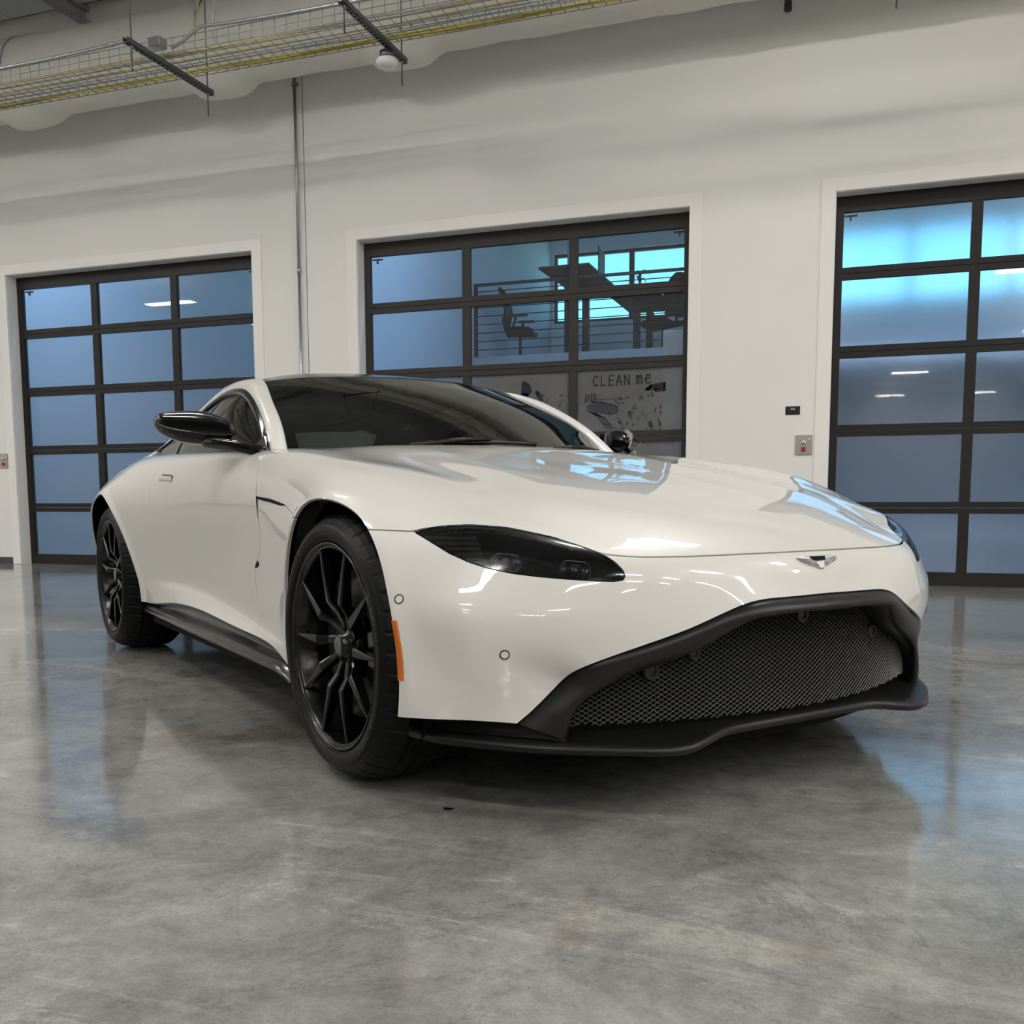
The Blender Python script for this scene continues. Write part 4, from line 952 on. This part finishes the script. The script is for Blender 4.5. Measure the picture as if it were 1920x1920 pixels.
# ---------------------------------------------------------------- insulated duct along the wall
DY, DZ, DR = -.55, 4.68, .345
P = []
xs = np.arange(XL+.3, XR-.3, .06)
rings = [-9.35, -7.45, -5.33, -3.58]
for x in xs:
    row = []
    d = min(abs(x-r) for r in rings)
    for t in np.linspace(0, 2*PI, 40, endpoint=False):
        rr = DR+.006*math.sin(x*9+3*math.sin(t*2))*math.sin(t*5+x*2)
        sag = .10/(1+math.exp((d-.25)*40)) if math.sin(t) < 0 else .02/(1+math.exp((d-.25)*40))
        row.append((x, DY+(rr)*math.cos(t), DZ+(rr+sag*abs(math.sin(t)))*math.sin(t)))
    P.append(row)
mb = MB().grid(np.array(P), closed=True)
DUCT = tag(mb.build('air_duct', M['duct']), 'round white insulated air duct with wrapped joints running along the wall top', 'duct')
for x in rings:
    MB().tube([(x, DY+(DR+.012)*math.cos(t), DZ+(DR+.012)*math.sin(t)) for t in np.linspace(0, PI, 20)], .006, 5).tube([(x, DY-DR-.012, DZ), (x, DY-DR-.012, ZC-.01)], .004, 5).build('duct_strap', M['steel'], DUCT)
# ---------------------------------------------------------------- wire basket cable tray
TY0, TY1, TZ = -1.66, -1.22, 4.13
TR = empty('cable_tray', (0, TY0, TZ)); tag(TR, 'long wire basket cable tray hung below the duct holding yellow cables', 'cable tray')
x0, x1 = XL+.5, 4.0
mb = MB()
for y, z in [(0, .105), (0, .052), (0, 0), (.088, 0), (.176, 0), (.264, 0), (.352, 0), (.44, 0), (.44, .052), (.44, .105)]:
    MB().tube([(x0, y, z), (x1, y, z)], .0032, 5).build('long_wire', M['wire'], TR)
mb = MB(); first = None
for x in np.arange(x0, x1, .10):
    if -9.2 < x < -.6:
        if first is None: first = MB().tube([(0, 0, .11), (0, 0, 0), (0, .44, 0), (0, .44, .11)], .0030, 4).build('cross_wire', M['wire'], TR); first.location.x = x
        else: o = link(first.copy(), TR); o.location.x = x
    else: mb.tube([(x, 0, .11), (x, 0, 0), (x, .44, 0), (x, .44, .11)], .0030, 4)
o = mb.build('far_cross_wires', M['wire'], TR); o['kind'] = 'stuff'
for i, (y, mt, r) in enumerate([(.05, 'yellow', .006), (.062, 'bluecable', .006), (.11, 'bluecable', .005), (.18, 'yellow', .005), (.25, 'bluecable', .005), (.39, 'yellow', .008), (.41, 'yellow', .008), (.40, 'yellow', .008), (.425, 'yellow', .006), (.30, 'bluecable', .006)]):
    pts = [(x, y+.012*math.sin(x*1.3+i*2)+.006*math.sin(x*4.1+i), .009+.006*(i % 3)+.004*math.sin(x*3+i)) for x in np.arange(x0+.3, x1, .22)]
    MB().tube(pts, r, 5).build('tray_cable', M[mt], TR)
for i in range(2):
    MB().tube([(-1.0+.2*i, .30, .02), (-.6, .36, .10+.03*i), (-.2, .40, .05), (.4, .35, .09), (1.2, .38, .03)], .009, 5).build('tray_cable', M['yellow'], TR)
# slotted struts under the tray on threaded rods
for k, x in enumerate((-8.6, -5.09, -3.33, .19)):
    lab = {-8.6: 'slotted steel strut of the cable tray, far left outside the view', -6.85: 'slotted steel strut of the cable tray, first left of the image edge', -1.57: 'slotted steel strut of the cable tray, first right of the round detector', .19: 'slotted steel strut of the cable tray, farthest right', -5.09: 'slotted steel strut under the cable tray, left of the two in view', -3.33: 'slotted steel strut under the cable tray beside the round white sensor'}[x]
    s = empty('strut', (x, 0, 4.06)); tag(s, lab, 'bracket', 'slotted struts under the cable tray')
    mb = MB(); mb.bb(-.021, .021, -2.10, -1.04, -.021, -.017).bb(-.021, -.017, -2.10, -1.04, -.021, .021).bb(.017, .021, -2.10, -1.04, -.021, .021)
    for y in np.arange(-2.08, -1.05, .05): mb.bb(-.0215, .0215, y, y+.02, .012, .0215)
    mb.build('channel', M['darksteel'], s)
    mb = MB()
    for y in np.arange(-2.07, -1.06, .05): mb.tube([(-.0155, y, -.0), (-.0218, y, -.0)], .008, 8).bb(-.008, .008, y-.014, y+.014, -.0222, -.0205)
    o = mb.build('slot', M['black'], s); o['kind'] = 'stuff'
    for y in (-2.03, -1.10):
        MB().tube([(0, y, -.20), (0, y, ZC-4.07)], .0055, 6).build('threaded_rod', M['darksteel'], s)
        MB().lathe([(.0, -.03), (.014, -.03), (.014, -.021)], 6, 'z', (0, y, 0), False).build('nut', M['steel'], s)
# conduit riding on the tray, dipping at each strut
cd = []
for a, b in ((-8.5, -5.14), (-4.99, -1.0)):
    cd.append([(a, TY0-.03, TZ+.02)]+[(a+.10, TY0-.03, TZ+.05), (a+.24, TY0-.025, TZ+.125), (a+.4, TY0-.025, TZ+.128), (b-.4, TY0-.025, TZ+.128), (b-.24, TY0-.025, TZ+.125), (b-.10, TY0-.03, TZ+.055), (b, TY0-.03, TZ+.02)])
LC = ['galvanised conduit bending down at its right end beside the left strut', 'galvanised conduit on the tray edge running right from the left strut']
for P, lab in zip(cd, LC): 
    o = MB().tube(curve(P, 60), .013, 8).build('conduit', M['steel']); tag(o, lab, 'pipe', 'conduits along the cable tray')
    MB().tube([P[4], np.array(P[4])+np.array((-.05, 0, 0))], .018, 8).build('coupling', M['steel'], o)
jb = MB().bb(-5.13, -5.02, TY0-.135, TY0-.045, TZ+.0, TZ+.075, .006).build('junction_box', M['steel']); tag(jb, 'grey metal junction box on the cable tray by the left strut', 'box')
MB().bb(-5.12, -5.03, TY0-.139, TY0-.135, TZ+.008, TZ+.068).build('cover_plate', M['darksteel'], jb)
# detector under the second strut
dt = empty('detector', (-3.36, -1.30, 4.035)); tag(dt, 'round white detector on a dark base below the cable tray strut', 'detector')
MB().lathe([(0, 0), (.055, 0), (.055, -.055), (0, -.055)], 24, 'z').build('detector_base', M['darksteel'], dt)
MB().lathe([(.02, -.055), (.078, -.057), (.084, -.075), (.07, -.105), (.03, -.115), (0, -.115)], 28, 'z').build('detector_dome', M['white'], dt)
# hanging wires from the roof
for i, (x, y, lab) in enumerate(((-5.05, -1.45, 'thin yellow wire looping down from the ceiling to the tray near the left strut'), (-4.78, -1.6, 'thin grey hanging wire right of the left strut'))):
    o = MB().tube(curve([(x, y, ZC), (x+.06, y, 5.1), (x+.14, y+.02, 4.7), (x+.10, y, 4.3), (x+.12, y, 4.16)], 20), .004, 5).build('hanging_wire', M['yellow' if i == 0 else 'steel']); tag(o, lab, 'wire')
# ---------------------------------------------------------------- things on the wall
pc = empty('wall_conduit', (-4.90, -.028, 0)); tag(pc, 'grey vertical conduit on the wall between the left and middle garage doors', 'pipe')
MB().tube([(0, 0, .3), (0, 0, 2.82)], .0135, 10).build('pipe', M['steel'], pc); MB().tube([(0, 0, 2.82), (0, 0, 4.55)], .0135, 10).build('pipe', M['steel'], pc)
MB().tube([(0, 0, 2.79), (0, 0, 2.85)], .018, 10).build('coupling', M['steel'], pc)
for z in (1.2, 4.48): MB().bb(-.035, .035, .005, .028, z-.012, z+.012).bb(-.018, .018, -.018, .01, z-.012, z+.012).build('pipe_strap', M['steel'], pc)
o = MB().bb(-.14, .14, -.02, .028, .10, .30).build('outlet_box', M['steel'], pc)
struct(MB().bb(-4.838, -4.832, -.0012, 0, .08, 4.9).build('trim_8', M['base']))       # control joint in the wall finish
# dark pipe hanging at the upper right
dp = empty('drop_pipe', (-.55, -.16, 4.36)); tag(dp, 'short dark blue pipe end hanging near the wall at top right', 'pipe')
MB().tube([(0, 0, .02), (0, 0, ZC-4.36)], .026, 12).build('pipe', M['blackpipe'], dp); MB().lathe([(0, 0), (.022, 0), (.029, .008), (.029, .06), (.026, .065)], 16, 'z').build('end_cap', M['blackpipe'], dp)
# unit number
sg = empty('number_sign', (-.445, 0, 1.39)); tag(sg, 'small black number sign on the wall left of the right garage door', 'sign')
MB().bb(-.056, .056, -.006, 0, -.033, .033, .002).build('plate', M['sign'], sg)
def text(txt, size, loc, parent, mat, name='lettering'):
    cu = bpy.data.curves.new(name, 'FONT'); cu.body = txt; cu.size = size; cu.align_x = 'CENTER'; cu.resolution_u = 3
    to = bpy.data.objects.new(name, cu); COL.objects.link(to); me = bpy.data.meshes.new_from_object(to.evaluated_get(bpy.context.evaluated_depsgraph_get())); bpy.data.objects.remove(to)
    o = bpy.data.objects.new(name, me); me.materials.append(mat); link(o, parent); o.location = loc; o.rotation_euler = (PI/2, 0, 0); return o
text('326', .024, (0, -.0065, .004), sg, M['white'])
# door control stations
def control(x, lab):
    c = empty('control_station', (x, 0, 1.115)); tag(c, lab, 'switch', 'garage door control stations')
    MB().bb(-.064, .064, -.012, 0, -.078, .078, .003).build('plate', M['plate'], c)
    MB().lathe([(0, -.032), (.012, -.032), (.016, -.028), (.018, -.012)], 20, 'y', (0, 0, .018)).build('key_switch', M['chrome'], c)
    MB().bb(-.002, .002, -.034, -.031, .010, .026).build('key_slot', M['black'], c)
    MB().bb(-.017, .017, -.024, -.012, -.052, -.018, .003).build('red_button', M['red'], c)
    MB().lathe([(0, -.018), (.006, -.017), (.007, -.012)], 12, 'y', (.042, 0, .045)).build('indicator_lamp', M['white'], c)
control(-.354, 'brushed metal key switch plate with red button left of the right door')
control(-8.60, 'brushed metal key switch plate with red button at the left image edge')
# ---------------------------------------------------------------- office on the mezzanine, seen through the middle door
MZ = 2.55
rl = empty('mezzanine_railing', (-2.8, 4.36, MZ)); tag(rl, 'dark metal railing with thin horizontal bars along the mezzanine edge', 'railing')
for z in (.10, .21, .32, .43, .54, .65, .76, .86): MB().tube([(-2.0, 0, z), (1.95, 0, z)], .007, 6).build('bar', M['office_black'], rl)
MB().bb(-2.0, 1.95, -.02, .02, .93, .965).build('handrail', M['office_black'], rl)
for x in (-1.98, -.6, .84, 1.93): MB().bb(x-.02, x+.02, -.02, .02, 0, .94).build('post', M['office_black'], rl)
def chair(x, y, rz, lab):
    c = empty('office_chair', (x, y, MZ), rz); c.scale = (.87, .87, .87); tag(c, lab, 'chair'); m = M['office_black']
    for k in range(5):
        a = k*2*PI/5; MB().tube([(0, 0, .10), (.30*math.cos(a), .30*math.sin(a), .065)], [.022, .014], 6).build('base_leg', m, c)
        MB().lathe([(0, -.015), (.028, -.015), (.028, .015), (0, .015)], 12, 'y', (.30*math.cos(a), .30*math.sin(a), .028)).build('caster', m, c)
    MB().tube([(0, 0, .10), (0, 0, .44)], .024, 8).build('gas_lift', m, c)
    MB().grid(np.array([[(xx, yy, .47+.05*abs(yy/.25)**2-.02*(xx > .15)+h) for yy in np.linspace(-.25, .25, 9)] for xx, h in ((-.22, 0), (-.1, -.01), (.05, 0), (.18, 0), (.25, -.03), (.24, -.07), (-.2, -.08), (-.22, 0))])).build('seat', m, c)
    MB().bb(-.14, .14, -.09, .09, .40, .44, .01).build('mechanism', m, c)
    bk = curve([(-.22, .54, .20), (-.25, .62, .23), (-.22, .78, .24), (-.25, .95, .22), (-.30, 1.08, .17), (-.335, 1.16, .09)], 22)
    MB().grid(np.array([[(bx+.05*abs(k)**2, bw*k, bz) for k in np.linspace(-1, 1, 9)] for bx, bz, bw in bk]+[[(bx-.035+.05*abs(k)**2, bw*k, bz) for k in np.linspace(-1, 1, 9)] for bx, bz, bw in bk[::-1]])).build('backrest', m, c)
    for s in (-1, 1):
        MB().tube([(-.08, s*.27, .46), (-.03, s*.31, .56), (-.01, s*.31, .66)], .022, 6).build('arm_post', m, c)
        MB().box((.04, s*.31, .675), (.27, .09, .035), 0, .012).build('arm_pad', m, c)
chair(-4.36, 4.98, .12, 'black office chair side-on behind the mezzanine railing, left one by the wall')
chair(-2.38, 4.98, 2.7, 'black office chair turned to the desk on the mezzanine, right one')
def desk(x, y, z, L, D, rz, lab):
    d = empty('standing_desk', (x, y, MZ), rz); tag(d, lab, 'desk'); m = M['office_black']
    MB().bb(-L/2, L/2, -D/2, D/2, z-.035, z, .006).build('desk_top', m, d)
    for s in (-1, 1):
        MB().bb(s*(L/2-.25)-.045, s*(L/2-.25)+.045, -.045, .045, .03, z-.035).build('leg', m, d)
        MB().bb(s*(L/2-.25)-.035, s*(L/2-.25)+.035, -D*.42, D*.42, 0, .03).build('foot', m, d)
    return d
desk(-3.65, 5.38, 1.19, 1.45, .70, PI/2, 'raised black standing desk on the mezzanine nearer the left chair')
desk(-2.90, 6.30, .95, 1.45, .70, PI/2, 'lower black standing desk on the mezzanine beside the right chair')
mn = empty('monitor', (-3.40, 5.75, MZ+1.19), .10); tag(mn, 'thin dark monitor seen edge-on above the raised desk', 'monitor')
MB().bb(-.008, .008, -.30, .30, .02, .40, .003).build('screen', M['office_black'], mn); MB().bb(-.10, .02, -.10, .10, 0, .012).bb(-.03, -.012, -.03, .03, .01, .25).build('stand', M['office_black'], mn)
wb = empty('folder', (-3.62, 5.0, MZ+1.19), .5); tag(wb, 'pale leaning board standing on the raised desk', 'board')
MB().bb(-.07, .07, -.012, .012, 0, .36).build('board', M['white'], wb); MB().bb(-.075, -.06, -.016, -.012, .0, .37).bb(.06, .075, -.016, -.012, 0, .37).bb(-.06, .06, -.016, -.012, .355, .37).build('frame', M['darksteel'], wb)
pl = empty('potted_plant', (-2.85, 5.75, MZ+.95)); tag(pl, 'small potted plant with arching leaves on the lower desk', 'plant')
MB().lathe([(0, 0), (.05, 0), (.065, .11), (.05, .11), (0, .10)], 16, 'z').build('pot', M['office_black'], pl)
for k in range(12):
    a = k*PI/6+.2; h = random.uniform(.12, .24); L = random.uniform(.12, .22)
    P = curve([(0, 0, .10), (.3*L*math.cos(a), .3*L*math.sin(a), .10+h), (L*math.cos(a), L*math.sin(a), .08+h*.75)], 8)
    mb = MB(); mb.grid(np.array([[p+np.array((-math.sin(a), math.cos(a), 0))*wd*s for s in (-1, 0, 1)] for p, wd in zip(P, np.interp(np.linspace(0, 1, 8), [0, .5, 1], [.006, .02, .001]))])); mb.build('leaf', M['leaf'], pl)
bd = empty('white_board', (-1.45, .42, 0)); tag(bd, 'tall white panel standing just inside the middle door at its right edge', 'panel')
MB().bb(-.115, .115, -.012, .012, .10, 2.14, .004).build('panel', M['white'], bd); MB().bb(-.15, .15, -.16, .16, 0, .03, .005).bb(-.03, .03, .012, .03, .03, .6).build('stand', M['darksteel'], bd)

sp_ = MB().add([(-.72+.013*(1+.3*math.sin(3*t))*math.cos(t), -6.30+.013*(1+.25*math.cos(2*t))*math.sin(t), .0006) for t in np.linspace(0, 2*PI, 18, endpoint=False)], [tuple(range(18))]).build('oil_spot', M['black'])
sp_.data.transform(Matrix.Translation((-0.879+.72, -6.272+6.30, 0))); tag(sp_, 'small dark oil spot on the concrete in front of the car nose', 'stain')
